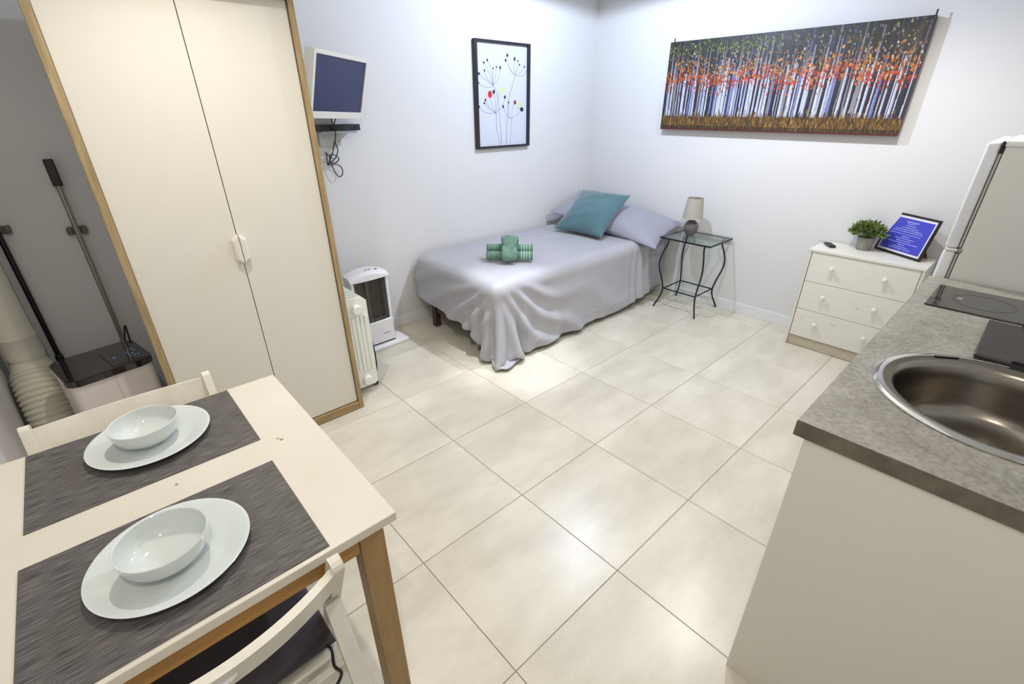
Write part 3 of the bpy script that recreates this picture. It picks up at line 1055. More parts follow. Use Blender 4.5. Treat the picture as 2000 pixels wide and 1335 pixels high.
cab2 = MB().tube(spline([(0.19, 2.30, 1.49), (0.185, 2.32, 1.46), (0.2, 2.36, 1.40), (0.208, 2.43, 1.34), (0.205, 2.455, 1.30), (0.178, 2.46, 1.25), (0.16, 2.46, 1.235), (0.166, 2.461, 1.275), (0.162, 2.461, 1.30), (0.175, 2.46, 1.28), (0.2, 2.46, 1.262)], 6), 0.0032, 6).build('cable_strand', M_rubber, cab)
tag(cab, 'tangled black cable hanging below the set-top box', 'cable')

# ------------------------------------------------------------------ pictures
pf = thing('framed_print', 'tall black framed print of wiry seed-head flowers', 'picture', (1.636, 2.4845, 1.619))
PWx, PHz = 0.279, 0.3645
M_frame = mat('black_picture_frame', (34, 30, 42), 0.4)
for nm, bx in (('frame_bar', (-PWx, -PWx + 0.024, -0.032, -0.001, -PHz, PHz)), ('frame_bar', (PWx - 0.024, PWx, -0.032, -0.001, -PHz, PHz)),
               ('frame_bar', (-PWx + 0.024, PWx - 0.024, -0.032, -0.001, PHz - 0.016, PHz)), ('frame_bar', (-PWx + 0.024, PWx - 0.024, -0.032, -0.001, -PHz, -PHz + 0.016))):
    MB().box(*bx, 0.0015, 1).build(nm, M_frame, pf)
sheet = MB().box(-PWx + 0.024, PWx - 0.024, -0.012, -0.004, -PHz + 0.016, PHz - 0.016).build('print_sheet', mat('print_paper', (206, 208, 218), 0.6), pf)
# printed drawing: stems and seed heads as flat ink on the sheet; coordinates measured on the print
TLc, TRc, BRc, BLc = (200, 105), (692, 155), (668, 1180), (215, 1215)


def homog():
    A = []
    bvec = []
    for (x, y), (u, w) in zip((TLc, TRc, BRc, BLc), ((0, 1), (1, 1), (1, 0), (0, 0))):
        A.append([x, y, 1, 0, 0, 0, -u * x, -u * y])
        bvec.append(u)
        A.append([0, 0, 0, x, y, 1, -w * x, -w * y])
        bvec.append(w)
    h = np.linalg.solve(np.array(A, float), np.array(bvec, float))
    return np.append(h, 1).reshape(3, 3)


Hm = homog()
sw, sh_ = 2 * (PWx - 0.024), 2 * (PHz - 0.016)


def pp_(x, y):
    q = Hm @ np.array([x, y, 1.0])
    u, w = q[0] / q[2], q[1] / q[2]
    u = min(max(u, 0.004), 0.996)
    w = min(max(w, 0.002), 0.998)
    return ((u - 0.5) * sw, (w - 0.5) * sh_)


stems = [
    [(362, 566), (385, 620), (402, 690), (412, 790), (421, 930), (431, 1100), (433, 1210)], [(572, 466), (548, 560), (515, 680), (500, 780), (492, 920), (483, 1040), (481, 1200)],
    [(385, 857), (388, 930), (388, 1010), (400, 1090), (420, 1205)], [(536, 916), (530, 1000), (521, 1100), (516, 1200)],
    [(362, 566), (330, 590), (280, 583), (220, 548)], [(362, 566), (310, 525), (265, 485), (228, 448)], [(362, 566), (315, 510), (290, 460), (281, 412)],
    [(362, 566), (330, 450), (300, 380), (276, 328)], [(362, 566), (352, 450), (335, 370), (310, 305)], [(362, 566), (360, 480), (364, 388)], [(362, 566), (385, 470), (397, 375)],
    [(362, 566), (410, 500), (425, 440), (432, 382)],
    [(560, 455), (535, 410), (510, 330), (502, 250)], [(560, 455), (520, 390), (500, 340), (485, 303)], [(560, 455), (566, 380), (571, 290)], [(565, 455), (590, 390), (602, 310)],
    [(565, 455), (600, 400), (618, 350)], [(570, 460), (630, 430), (664, 372)], [(570, 460), (630, 468), (670, 440), (690, 405)],
    [(385, 857), (320, 862), (265, 840), (224, 795)], [(385, 857), (340, 830), (300, 790), (275, 755)], [(385, 857), (345, 820), (300, 760), (286, 722)], [(385, 857), (350, 780), (330, 690)],
    [(385, 857), (378, 740), (368, 650)], [(385, 857), (420, 820), (455, 760), (472, 690)], [(385, 857), (395, 760), (420, 680)],
    [(536, 916), (495, 895), (470, 840), (455, 792)], [(536, 916), (510, 890), (508, 748)], [(536, 916), (540, 820), (550, 780), (568, 745)], [(536, 916), (590, 870), (630, 820)],
]
ink = MB()
for s_ in stems:
    P = [Vector((*pp_(*q), 0)) for q in s_]
    P = spline(P, 6)
    hw = 0.0014 if len(s_) > 4 else 0.0010
    v = []
    for i, p in enumerate(P):
        t = (P[min(i + 1, len(P) - 1)] - P[max(i - 1, 0)]).normalized()
        nn = Vector((-t.y, t.x, 0)) * hw
        for q in (p + nn, p - nn):
            v.append((q.x, -0.0123, q.y))
    ink.add(v, [(2 * i, 2 * i + 1, 2 * i + 3, 2 * i + 2) for i in range(len(P) - 1)])
faint = MB()
for s_ in ([(540, 975), (600, 970), (640, 940), (668, 895)], [(536, 920), (600, 945), (650, 930)]):
    P = spline([Vector((*pp_(*q), 0)) for q in s_], 6)
    v = []
    for i, p in enumerate(P):
        v += [(p.x, -0.0122, p.y + 0.001), (p.x, -0.0122, p.y - 0.001)]
    faint.add(v, [(2 * i, 2 * i + 1, 2 * i + 3, 2 * i + 2) for i in range(len(P) - 1)])
heads = {'ink': [(220, 545, 9, 13), (228, 446, 11, 15), (281, 412, 6, 17), (276, 328, 8, 14), (310, 303, 8, 15), (364, 388, 6, 11), (397, 375, 6, 12), (432, 382, 8, 20),
                 (502, 250, 9, 20), (485, 303, 8, 18), (571, 288, 9, 22), (602, 310, 6, 11), (618, 349, 6, 12), (664, 370, 6, 12), (688, 410, 6, 12), (224, 793, 10, 14),
                 (275, 755, 8, 13), (286, 722, 8, 15), (366, 636, 12, 23), (472, 690, 10, 18), (455, 790, 8, 18), (508, 747, 6, 13), (632, 818, 17, 24)],
         'red': [(330, 662, 20, 38)], 'crimson': [(568, 745, 12, 24)], 'lime': [(449, 617, 17, 28), (620, 760, 17, 26)],
         'sage': [(421, 655, 12, 30), (598, 805, 14, 28)], 'pink': [(300, 690, 18, 34)]}
colr = {'ink': (34, 38, 60), 'red': (205, 34, 44), 'crimson': (150, 24, 60), 'lime': (208, 216, 120), 'sage': (196, 204, 184), 'pink': (232, 190, 200)}
ink.build('printed_stems', mat('ink_dark', (58, 62, 78), 0.6), sheet)
faint.build('printed_faint_stems', mat('ink_faint', (206, 214, 208), 0.6), sheet)
for key, lst in heads.items():
    m_head = mat('print_' + key, colr[key], 0.6)
    for cx, cy, rx, ry in lst:
        q = []
        for k in range(16):
            a = 2 * PI * k / 16
            q.append(pp_(cx + rx * math.cos(a), cy + ry * math.sin(a)))
        MB().add([(x, -0.01245 if key != 'pink' else -0.0122, z) for x, z in q], [tuple(range(16))]).build('printed_seed_head', m_head, sheet)

pt = thing('forest_painting', 'long canvas painting of pale birch trunks with orange and red leaves', 'painting', (2.7545, 0.905, 1.684))
PW, PH = 0.805, 0.304
MB().box(-0.052, -0.012, -PW, PW, -PH, PH, 0.002).build('canvas', mat('canvas_edge', (96, 52, 40), 0.6), pt)
MB().box(-0.0118, -0.001, -PW + 0.1, PW - 0.1, 0.1, 0.14).build('hanging_batten', M_stain, pt)
for y, x_ in ((PW - 0.03, 0), (-PW + 0.004, 0)):
    MB().box(-0.05, -0.046, y - 0.004, y + 0.004, PH - 0.002, PH + 0.026, 0.001).build('hook', M_iron, pt)


def painted_face():
    NX, NZ = 760, 250
    rg = np.random.RandomState(11)
    X = np.linspace(0, 1, NX)[None, :].repeat(NZ, 0)
    Zv = np.linspace(0, 1, NZ)[:, None].repeat(NX, 1)

    def smooth1(n, k):
        a = rg.rand(n + 2 * k)
        return np.convolve(a, np.ones(k) / k, 'same')[k:-k]
    img = np.zeros((NZ, NX, 3))
    streak = smooth1(NX, 3)
    streak2 = smooth1(NX, 7)
    low = np.array([46, 44, 66.0])
    mid = np.array([70, 52, 46.0])
    hi = np.array([70, 62, 48.0])
    for c in range(3):
        base = np.interp(Zv, [0, 0.35, 0.6, 0.85, 1], [low[c], low[c], mid[c], hi[c], hi[c] * 0.7])
        img[..., c] = base * (0.25 + 0.85 * streak[None, :]) * (0.8 + 0.4 * rg.rand(NZ, NX))
    # dark blue / green columns between trunks
    for k in range(60):
        x = rg.rand()
        w = rg.uniform(0.001, 0.005)
        c = np.array([(40, 52, 96), (30, 44, 44), (70, 62, 120), (24, 22, 30)][rg.randint(4)], float)
        m = np.abs(X - x) < w
        img[m] = img[m] * 0.4 + c * 0.6 * (0.7 + 0.5 * rg.rand(m.sum(), 1))
    # trunks
    xs = np.sort(np.concatenate([np.linspace(0.012, 0.985, 64) + rg.uniform(-0.006, 0.006, 64), rg.rand(30)]))
    for x in xs:
        w = rg.uniform(0.0018, 0.0056)
        pale = rg.rand()
        c = np.array([212, 216, 236.0]) if pale > 0.38 else (np.array([132, 142, 196.0]) if pale > 0.2 else np.array([150, 146, 150.0]))
        top = rg.uniform(0.55, 1.05)
        lean = rg.uniform(-0.006, 0.006)
        cx = x + lean * (Zv - 0.15)
        ww = w * (1.15 - 0.55 * Zv)
        m = (np.abs(X - cx) < ww) & (Zv > 0.12 + 0.03 * rg.rand()) & (Zv < top)
        fade = np.interp(Zv[m], [0.1, 0.2, 0.55, 0.75, 1], [0.55, 1, 0.95, 0.66, 0.55])
        side = np.clip((X - cx)[m] / ww[m], -1, 1)
        img[m] = c * (fade * (0.92 - 0.16 * side) * (0.82 + 0.26 * rg.rand(m.sum())))[:, None]
        e = (X - cx > ww) & (X - cx < ww + 0.0018) & (Zv > 0.12) & (Zv < top)
        img[e] *= 0.22

    def dabs(n, zmu, zsd, cols, rmin, rmax, xr=(0, 1), wave=0.0, dim=1.0):
        for k in range(n):
            x = rg.uniform(*xr)
            z = zmu + wave * math.sin(x * 19) + rg.randn() * zsd
            if not 0.17 < z < 0.995:
                continue
            r = rg.uniform(rmin, rmax)
            c = np.array(cols[rg.randint(len(cols))], float) * rg.uniform(0.7, 1.1) * dim
            i = int(x * NX)
            j = int(z * NZ)
            a, b = max(0, i - int(r) - 1), min(NX, i + int(r) + 2)
            d, e2 = max(0, j - int(r) - 1), min(NZ, j + int(r) + 2)
            if b <= a or e2 <= d:
                continue
            jj, ii = np.mgrid[d:e2, a:b]
            mm = ((ii - i) ** 2 + ((jj - j) * 0.8) ** 2) < r * r * (0.5 + rg.rand(*ii.shape))
            img[d:e2, a:b][mm] = c
    dabs(200, 0.92, 0.05, [(60, 66, 30), (44, 52, 30), (80, 70, 44), (50, 44, 34)], 2, 4.5)
    dabs(420, 0.9, 0.055, [(150, 168, 50), (84, 112, 44), (50, 72, 40), (180, 186, 90)], 0.8, 2.4, (0, 0.52), 0.0, 0.78)
    dabs(130, 0.87, 0.07, [(150, 140, 110), (110, 110, 130), (130, 96, 60), (90, 84, 120)], 1, 2.6, (0.5, 1))
    dabs(420, 0.71, 0.07, [(226, 218, 200), (196, 160, 104), (176, 132, 72), (150, 110, 60)], 0.8, 2.6, (0.05, 1), 0.02, 0.88)
    dabs(760, 0.63, 0.07, [(196, 118, 44), (176, 92, 36), (200, 150, 84), (150, 84, 40)], 1, 3.2, wave=0.02)
    dabs(520, 0.56, 0.05, [(206, 84, 30), (190, 56, 28), (160, 38, 30), (206, 112, 44)], 1, 3.2, wave=0.03)
    dabs(150, 0.5, 0.05, [(186, 34, 28), (140, 20, 40), (206, 60, 24)], 1, 2.6, wave=0.03)
    dabs(60, 0.42, 0.06, [(150, 20, 44), (120, 24, 50)], 0.8, 1.6)
    # grass
    gm = Zv < 0.15 + 0.02 * smooth1(NX, 9)[None, :]
    img[gm] = np.array([84, 60, 30.0]) * (0.5 + 0.8 * rg.rand(gm.sum(), 1))
    for k in range(2600):
        i = rg.randint(NX)
        j = int(abs(rg.normal(0.07, 0.05)) * NZ)
        L = rg.randint(4, 16)
        c = np.array([(150, 112, 52), (176, 136, 66), (110, 76, 34), (70, 62, 34), (130, 84, 34), (60, 42, 22)][rg.randint(6)], float)
        img[j:j + L, i:i + 1 + rg.randint(2)] = c * rg.uniform(0.7, 1.05)
    img[:5] = np.array([84, 34, 28.0])
    img[5:14] *= 0.7
    img = np.clip(img * 0.96, 0, 255) / 255.0
    linv = np.where(img <= 0.04045, img / 12.92, ((img + 0.055) / 1.055) ** 2.4)
    # mesh: x=-0.0525 plane, y runs from +PW (photo left) to -PW
    ys = PW - 2 * PW * np.linspace(0, 1, NX)
    zs = -PH + 2 * PH * np.linspace(0, 1, NZ)
    co = np.zeros((NZ, NX, 3), np.float32)
    co[..., 0] = -0.0526
    co[..., 1] = ys[None, :]
    co[..., 2] = zs[:, None]
    me = bpy.data.meshes.new('painted_face')
    nv = NX * NZ
    nf = (NX - 1) * (NZ - 1)
    me.vertices.add(nv)
    me.vertices.foreach_set('co', co.ravel())
    q = (np.arange(NZ - 1)[:, None] * NX + np.arange(NX - 1)[None, :]).ravel()
    loops = np.stack([q, q + NX, q + NX + 1, q + 1], 1).ravel()
    loops = np.stack([q, q + NX, q + NX + 1, q + 1], 1)[:, ::-1].ravel()
    me.loops.add(nf * 4)
    me.loops.foreach_set('vertex_index', loops.astype(np.int32))
    me.polygons.add(nf)
    me.polygons.foreach_set('loop_start', (np.arange(nf) * 4).astype(np.int32))
    me.update(calc_edges=True)
    at = me.color_attributes.new('paint', 'FLOAT_COLOR', 'POINT')
    rgba = np.ones((nv, 4), np.float32)
    rgba[:, :3] = linv.reshape(-1, 3)
    at.data.foreach_set('color', rgba.ravel())
    m = bpy.data.materials.new('oil_paint')
    m.use_nodes = True
    nt = m.node_tree
    a = nt.nodes.new('ShaderNodeVertexColor')
    a.layer_name = 'paint'
    nt.links.new(a.outputs['Color'], nt.nodes['Principled BSDF'].inputs['Base Color'])
    nt.nodes['Principled BSDF'].inputs['Roughness'].default_value = 0.5
    me.materials.append(m)
    o = bpy.data.objects.new('painted_face', me)
    col.objects.link(o)
    o.parent = pt


painted_face()

# ------------------------------------------------------------------ bed
bx0, bx1, by0, by1 = 0.72, 2.69, 1.53, 2.455
bf = thing('single_bed', 'single bed frame on dark brown wooden legs under the grey bedding', 'bed', (0, 0, 0))
MB().box(bx0 + 0.02, bx1 - 0.02, by0 + 0.03, by1 - 0.02, 0.17, 0.30, 0.012).build('base', mat('base_fabric', (206, 202, 194), 0.7), bf)
MB().box(bx0 + 0.05, bx1 - 0.01, by0 + 0.15, by0 + 0.20, 0.125, 0.169, 0.003).build('side_rail', M_wenge, bf)
MB().box(bx0 + 0.05, bx1 - 0.01, by1 - 0.24, by1 - 0.21, 0.125, 0.169, 0.003).build('side_rail', M_wenge, bf)
MB().box(bx0 + 0.022, bx0 + 0.048, by0 + 0.205, by1 - 0.195, 0.125, 0.169, 0.003).build('end_rail', M_wenge, bf)
MB().box(bx0 + 0.004, bx0 + 0.0195, 2.02, 2.1, 0.172, 0.195, 0.003).build('wood_block', mat('pine_block', (196, 140, 84), 0.6), bf)
for x in (0.755, 1.7, 2.62):
    for y in (1.705, 2.29):
        MB().box(x - 0.024, x + 0.024, y - 0.024, y + 0.024, 0, 0.1245 if x != 0.755 else 0.168, 0.004).build('leg', M_wenge, bf)
mt = MB().box(bx0, bx1, by0, by1, 0.302, 0.515, 0.035, 4, smooth=True).build('mattress', M_mattr)
tag(mt, 'white mattress under the grey bedding', 'mattress')
# sheet hanging at the head end of the long side
shv, shf_ = [], []
n = 40
for k in range(n + 1):
    t = k / n
    x = 2.24 + 0.44 * t
    for q in range(13):
        s = q / 12
        z = 0.522 - 0.46 * max(0, (s - 0.25)) / 0.75 if s > 0.25 else 0.522
        wv = 0.006 * math.sin(t * 14 + 2 * s) * s
        y = by0 + 0.12 - (0.12 + 0.022) * min(1, s / 0.25) - 0.016 * max(0, s - 0.25) + wv
        if 0.15 < s < 0.35:
            z -= 0.004
        shv.append((x, y, z))
for k in range(n):
    for q in range(12):
        a = k * 13 + q
        shf_.append((a, a + 1, a + 14, a + 13))
so = MB().add(shv, shf_, True).build('bed_sheet', M_sheet, auto=False)
tag(so, 'grey sheet hanging at the head end of the bed', 'sheet')
md = so.modifiers.new('thick', 'SOLIDIFY')
md.thickness = 0.004


def sim_duvet():
    """cloth relaxed over the bed: positions by position-based dynamics"""
    rg = np.random.RandomState(5)
    h = 0.0185
    Lx, Ly = 2.01, 1.30
    nx, ny = int(Lx / h), int(Ly / h)
    # flat layout, slightly rotated about the bed corner
    gx, gy = np.meshgrid(np.arange(nx) * h, np.arange(ny) * h, indexing='ij')
    ang = math.radians(-2.6)
    x0, y0 = 0.425, 1.165
    R0 = 0.34
    u = np.clip((R0 - gx) / R0, 0, 1)
    v = np.clip((R0 - gy) / R0, 0, 1)
    rnd = (u > 0) & (v > 0)
    gx, gy = (np.where(rnd, R0 - R0 * u * np.sqrt(1 - v * v / 2), gx), np.where(rnd, R0 - R0 * v * np.sqrt(1 - u * u / 2), gy))
    px = x0 + gx * math.cos(ang) - gy * math.sin(ang)
    py = y0 + gy
    flat = np.stack([px, py], -1)
    P = np.stack([px, py, np.full_like(px, 0.60) + 0.004 * rg.randn(nx, ny)], -1)
    # far edge folds up against the wall at first
    pin = ((py > 2.40) & (px > 0.78)) | ((px > 2.35) & (py > 1.60))
    over = P[..., 1] > 2.462
    P[..., 2][over] = 0.6 + (P[..., 1][over] - 2.462)
    P[..., 1][over] = 2.462
    P[..., 2][pin] = np.minimum(P[..., 2][pin], 0.546)
    P0 = P.copy()
    V = np.zeros_like(P)
    c0 = np.array([(0.70 + 2.72) / 2, (1.505 + 2.475) / 2, 0.27])
    hb = np.array([(2.72 - 0.70) / 2, (2.475 - 1.505) / 2, 0.27])
    rr = 0.075

    def collide(P, Q):
        d = P - c0
        q = np.abs(d) - (hb - rr)
        # dome: add slight crown to the top
        qp = np.maximum(q, 0)
        ln = np.linalg.norm(qp, axis=-1)
        inside = np.max(q, axis=-1)
        sd = np.where(inside > 0, ln, inside) - rr
        hit = sd < 0
        # push direction
        nrm = np.where((inside > 0)[..., None], qp / np.maximum(ln, 1e-9)[..., None], 0)
        mx = np.argmax(q, axis=-1)
        onehot = np.eye(3)[mx]
        nrm = np.where((inside > 0)[..., None], nrm, onehot) * np.sign(d)
        P = P - np.where(hit, sd, 0)[..., None] * nrm
        # friction against previous position
        fr_ = np.where(hit, 0.55, 0.0)[..., None]
        tang = (P - Q) - ((P - Q) * nrm).sum(-1, keepdims=True) * nrm
        P = P - tang * fr_
        P[..., 1] = np.minimum(P[..., 1], 2.472)
        low = P[..., 2] < 0.022
        P[..., 2] = np.maximum(P[..., 2], 0.022)
        P[..., :2] = np.where(low[..., None], Q[..., :2] * 0.8 + P[..., :2] * 0.2, P[..., :2])
        return P

    # the hanging cloth is a little fuller than the flat top, so it buckles into folds
    fx = np.clip((0.74 - px) / 0.16, 0, 1)
    fy = np.clip((1.56 - py) / 0.22, 0, 1)
    full_ = np.maximum(fx, fy)
    low = np.zeros((nx, ny))
    for _ in range(26):
        kx, ky, ph = rg.uniform(-16, 16), rg.uniform(-16, 16), rg.uniform(0, 6.28)
        low += np.sin(kx * px + ky * py + ph)
    low /= np.abs(low).max()
    G = 1 + full_ * (0.07 + 0.06 * low) + 0.010 * low

    def con(P, A, B, L, k):
        a, b = P[A], P[B]
        d = b - a
        ln = np.linalg.norm(d, axis=-1, keepdims=True)
        corr = d * ((ln - L) / np.maximum(ln, 1e-9)) * 0.5 * k
        P[A] += corr
        P[B] -= corr

    S = slice
    cons = []
    for o in (0, 1):
        m = (nx - 1 - o) // 2
        cons.append(((S(o, o + 2 * m, 2), S(None)), (S(o + 1, o + 1 + 2 * m, 2), S(None)), h, 1.0))
        m = (ny - 1 - o) // 2
        cons.append(((S(None), S(o, o + 2 * m, 2)), (S(None), S(o + 1, o + 1 + 2 * m, 2)), h, 1.0))
    dg = h * math.sqrt(2)
    for o in (0, 1):
        m = (nx - 1 - o) // 2
        cons.append(((S(o, o + 2 * m, 2), S(0, ny - 1)), (S(o + 1, o + 1 + 2 * m, 2), S(1, ny)), dg, 0.45))
        cons.append(((S(o, o + 2 * m, 2), S(1, ny)), (S(o + 1, o + 1 + 2 * m, 2), S(0, ny - 1)), dg, 0.45))
    for st in (2, 4):
        for o in range(2):
            a = (S(o * st, nx - st, 2 * st), S(None))
            cnt = len(range(o * st, nx - st, 2 * st))
            cons.append((a, (S(o * st + st, o * st + st + (cnt - 1) * 2 * st + 1, 2 * st), S(None)), h * st, 0.05))
            cnt = len(range(o * st, ny - st, 2 * st))
            cons.append(((S(None), S(o * st, ny - st, 2 * st)), (S(None), S(o * st + st, o * st + st + (cnt - 1) * 2 * st + 1, 2 * st)), h * st, 0.05))
    consg = [(A, B, (np.linalg.norm(flat[A] - flat[B], axis=-1) * 0.5 * (G[A] + G[B]))[..., None], k) for A, B, L, k in cons]
    FLX, FLY = 1.0, 1.6
    dt = 1 / 60.0
    for step in range(150):
        Q = P.copy()
        V[..., 2] -= 9.8 * dt
        V[..., 1] -= np.where(P[..., 2] < 0.47, FLY * fy, 0) * dt
        V[..., 0] -= np.where(P[..., 2] < 0.47, FLX * fx, 0) * dt
        V *= 0.985 if step < 110 else 0.93
        P = P + V * dt
        for it in range(12):
            for A, B, L, k in consg:
                con(P, A, B, L, k)
            P[pin] = P0[pin]
            if it % 3 == 2:
                P = collide(P, Q)
        P = collide(P, Q)
        V = (P - Q) / dt
        sp = np.linalg.norm(V, axis=-1, keepdims=True)
        V *= np.minimum(1, 2.5 / np.maximum(sp, 1e-6))
    return P


DP = sim_duvet()


def drag_folds(P):
    """satin folds fanning out from the foot corner over the two hanging sides"""
    rg = np.random.RandomState(8)
    P = P.copy()

    def wob(a, b, n=9, f=9.0):
        r = np.zeros_like(a)
        for _ in range(n):
            r += np.sin(rg.uniform(-f, f) * a + rg.uniform(-f, f) * b + rg.uniform(0, 6.28))
        return r / math.sqrt(n)

    def ridge(ph):
        c = 0.5 + 0.5 * np.sin(ph)
        return c ** 2.2 - 0.36
    hang = np.clip((0.525 - P[..., 2]) / 0.10, 0, 1)
    hang = hang * hang * (3 - 2 * hang)
    # long side
    dx, dz = P[..., 0] - 0.74, 0.60 - P[..., 2]
    r = np.hypot(dx, dz)
    th = np.arctan2(dz, np.maximum(dx, 0.0) + 0.05)
    w = wob(dx, dz)
    amp = 0.044 * np.clip(r / 0.30, 0, 1) * np.clip(1.6 - dx / 1.2, 0.4, 1) * (0.75 + 0.4 * wob(dx, dz, 6, 5))
    side = np.clip((1.60 - P[..., 1]) / 0.10, 0, 1) * np.clip((P[..., 0] - 0.72) / 0.12, 0, 1)
    P[..., 1] -= hang * side * amp * ridge(21.0 * th + 1.5 * w + 0.6)
    # gathers near the pillow end
    g2 = np.clip((P[..., 0] - 2.0) / 0.2, 0, 1) * hang * side
    P[..., 1] -= g2 * 0.012 * ridge(62 * P[..., 0] + 9 * dz + w)
    # foot side
    dy, dz2 = P[..., 1] - 1.52, 0.66 - P[..., 2]
    th2 = np.arctan2(dz2, np.maximum(dy, 0.0) + 0.10)
    w2 = wob(dy, dz2)
    foot = np.clip((0.80 - P[..., 0]) / 0.08, 0, 1) * np.clip((P[..., 1] - 1.50) / 0.12, 0, 1)
    amp2 = 0.05 * np.clip(np.hypot(dy, dz2) / 0.32, 0, 1) * (0.8 + 0.4 * wob(dy, dz2, 6, 6))
    P[..., 0] -= hang * foot * amp2 * ridge(27.0 * th2 + 1.6 * w2 + 2.0)
    # corner: vertical pleats
    cor = np.clip(1 - np.hypot(P[..., 0] - 0.62, P[..., 1] - 1.42) / 0.30, 0, 1) * hang
    s_ = (P[..., 0] - P[..., 1])
    d = cor * 0.02 * ridge(60 * s_ + 1.2 * w)
    P[..., 0] -= d * 0.7
    P[..., 1] -= d * 0.7
    # light creases over the top
    top = 1 - hang
    P[..., 2] += top * 0.0022 * wob(P[..., 0], P[..., 1], 14, 16)
    P[..., 2] = np.maximum(P[..., 2], 0.014)
    return P


DP = drag_folds(DP)
nx_, ny_ = DP.shape[:2]
fcs = []
for i in range(nx_ - 1):
    for j in range(ny_ - 1):
        a = i * ny_ + j
        fcs.append((a, a + ny_, a + ny_ + 1, a + 1))
dv = MB().add(DP.reshape(-1, 3).tolist(), fcs, True).build('duvet', M_linen, auto=False)
tag(dv, 'crumpled grey duvet cover draped over the bed to the floor', 'duvet')
sm_pts = [Vector(p) for p in DP[-8:3:-1, 4]] + [Vector(p) for p in DP[4, 4:-6]]
sm_out = []
for k, p in enumerate(sm_pts):
    nf = len(DP[-8:3:-1, 4])
    w = min(1.0, max(0.0, (k - nf + 8) / 16))
    sm_out.append(p + Vector((-w, -(1 - w), 0)).normalized() * 0.0075)
for _ in range(2):
    sm_out = [sm_out[0]] + [(sm_out[k - 1] + sm_out[k] * 2 + sm_out[k + 1]) / 4 for k in range(1, len(sm_out) - 1)] + [sm_out[-1]]
MB().tube(sm_out, 0.0028, 6).build('hem_seam', M_linen, dv)
md = dv.modifiers.new('smooth', 'SMOOTH')
md.factor = 0.5
md.iterations = 1
md = dv.modifiers.new('thick', 'SOLIDIFY')
md.thickness = 0.010
md.offset = 0.6
md = dv.modifiers.new('sub', 'SUBSURF')
md.levels = 1
md.render_levels = 1

# pillow, cushion
po = pad_mesh(0.48, 1.09, 0.20, 34, 56, p=2.6, pinch=0.07, wr=0.0045, seed=9, ex=0.66)
pil = po.build('long_pillow', M_pillow, auto=False)
tag(pil, 'long grey pillow across the head of the bed', 'pillow')
pil.matrix_world = Matrix.Translation((2.44, 1.905, 0.668)) @ Matrix.Rotation(math.radians(7), 4, 'Z') @ Matrix.Rotation(math.radians(9), 4, 'X') @ Matrix.Rotation(math.radians(-16), 4, 'Y')
cu = pad_mesh(0.50, 0.50, 0.19, 36, 36, p=2.4, pinch=0.075, wr=0.004, seed=4, ex=0.6)
cus = cu.build('teal_cushion', M_teal, auto=False)
tag(cus, 'square teal cushion leaning on the long grey pillow', 'cushion')
yw, tl = math.radians(-86.1), math.radians(-54.4)
u_ = Vector((math.cos(yw), math.sin(yw), 0))
n_ = Vector((math.sin(yw), -math.cos(yw), 0))
v_ = Vector((0, 0, 1)) * math.cos(tl) + n_ * math.sin(tl)
w_ = u_.cross(v_)
mm = Matrix((u_, v_, w_)).transposed().to_4x4()
mm.translation = Vector((2.24, 2.0, 0.722))
cus.matrix_world = mm

# towels
tg = 'green rolled towels on the bed'


def roll(name, label, c, d, L, r, bands):
    t = thing(name, label, 'towel', (c[0], c[1], c[2] - r), math.atan2(d[1], d[0]), tg)
    Mx = Matrix.Translation((0, 0, r)) @ Matrix.Rotation(PI / 2, 4, 'Y')
    pr = [(0, -L / 2 + 0.004), (r * 0.3, -L / 2 + 0.003), (r * 0.32, -L / 2 + 0.007), (r * 0.62, -L / 2 + 0.002), (r * 0.65, -L / 2 + 0.006), (r * 0.93, -L / 2)]
    k = 24
    for q in range(k + 1):
        z = -L / 2 + 0.004 + (L - 0.008) * q / k
        pr.append((r * (1 + 0.012 * math.sin(q * 2.1)), z))
    pr += [(r * 0.93, L / 2), (r * 0.65, L / 2 - 0.006), (r * 0.62, L / 2 - 0.002), (r * 0.32, L / 2 - 0.007), (r * 0.3, L / 2 - 0.003), (0, L / 2 - 0.004)]
    MB().lathe(pr, 28, Mx).build('roll', M_towel, t, auto=False)
    for z in bands:
        MB().lathe([(r * 0.99, z - 0.005), (r * 1.05, z - 0.003), (r * 1.05, z + 0.003), (r * 0.99, z + 0.005)], 28, Mx).build('woven_band', M_band, t, auto=False)
    return t


zt = 0.557
dA = Vector((0.722, -0.692, 0))
dB = Vector((0.692, 0.722, 0))
c1 = Vector((1.122, 1.835, zt))
bands = [-0.05 + 0.02 * k for k in range(4)] + [0.085 + 0.019 * k for k in range(4)]
roll('rolled_towel', 'green towel roll nearest the foot of the bed', c1 + Vector((0, 0, 0.033)), dA, 0.335, 0.032, bands)
roll('rolled_towel', 'green towel roll lying behind and above the front towel roll', c1 + dB * 0.053 + Vector((0, 0, 0.072)), dA, 0.335, 0.032, bands)
t3 = thing('draped_towel', 'thick green towel laid crosswise over the two towel rolls', 'towel', (c1.x, c1.y, zt), math.atan2(dB.y, dB.x), tg)
fr_path = spline([(-0.075, 0, 0.018), (-0.070, 0, 0.05), (-0.048, 0, 0.086), (-0.012, 0, 0.108)], 6)
bk_path = spline([(-0.012, 0, 0.106), (0.03, 0, 0.134), (0.075, 0, 0.138), (0.115, 0, 0.11), (0.135, 0, 0.06), (0.142, 0, 0.028)], 6)


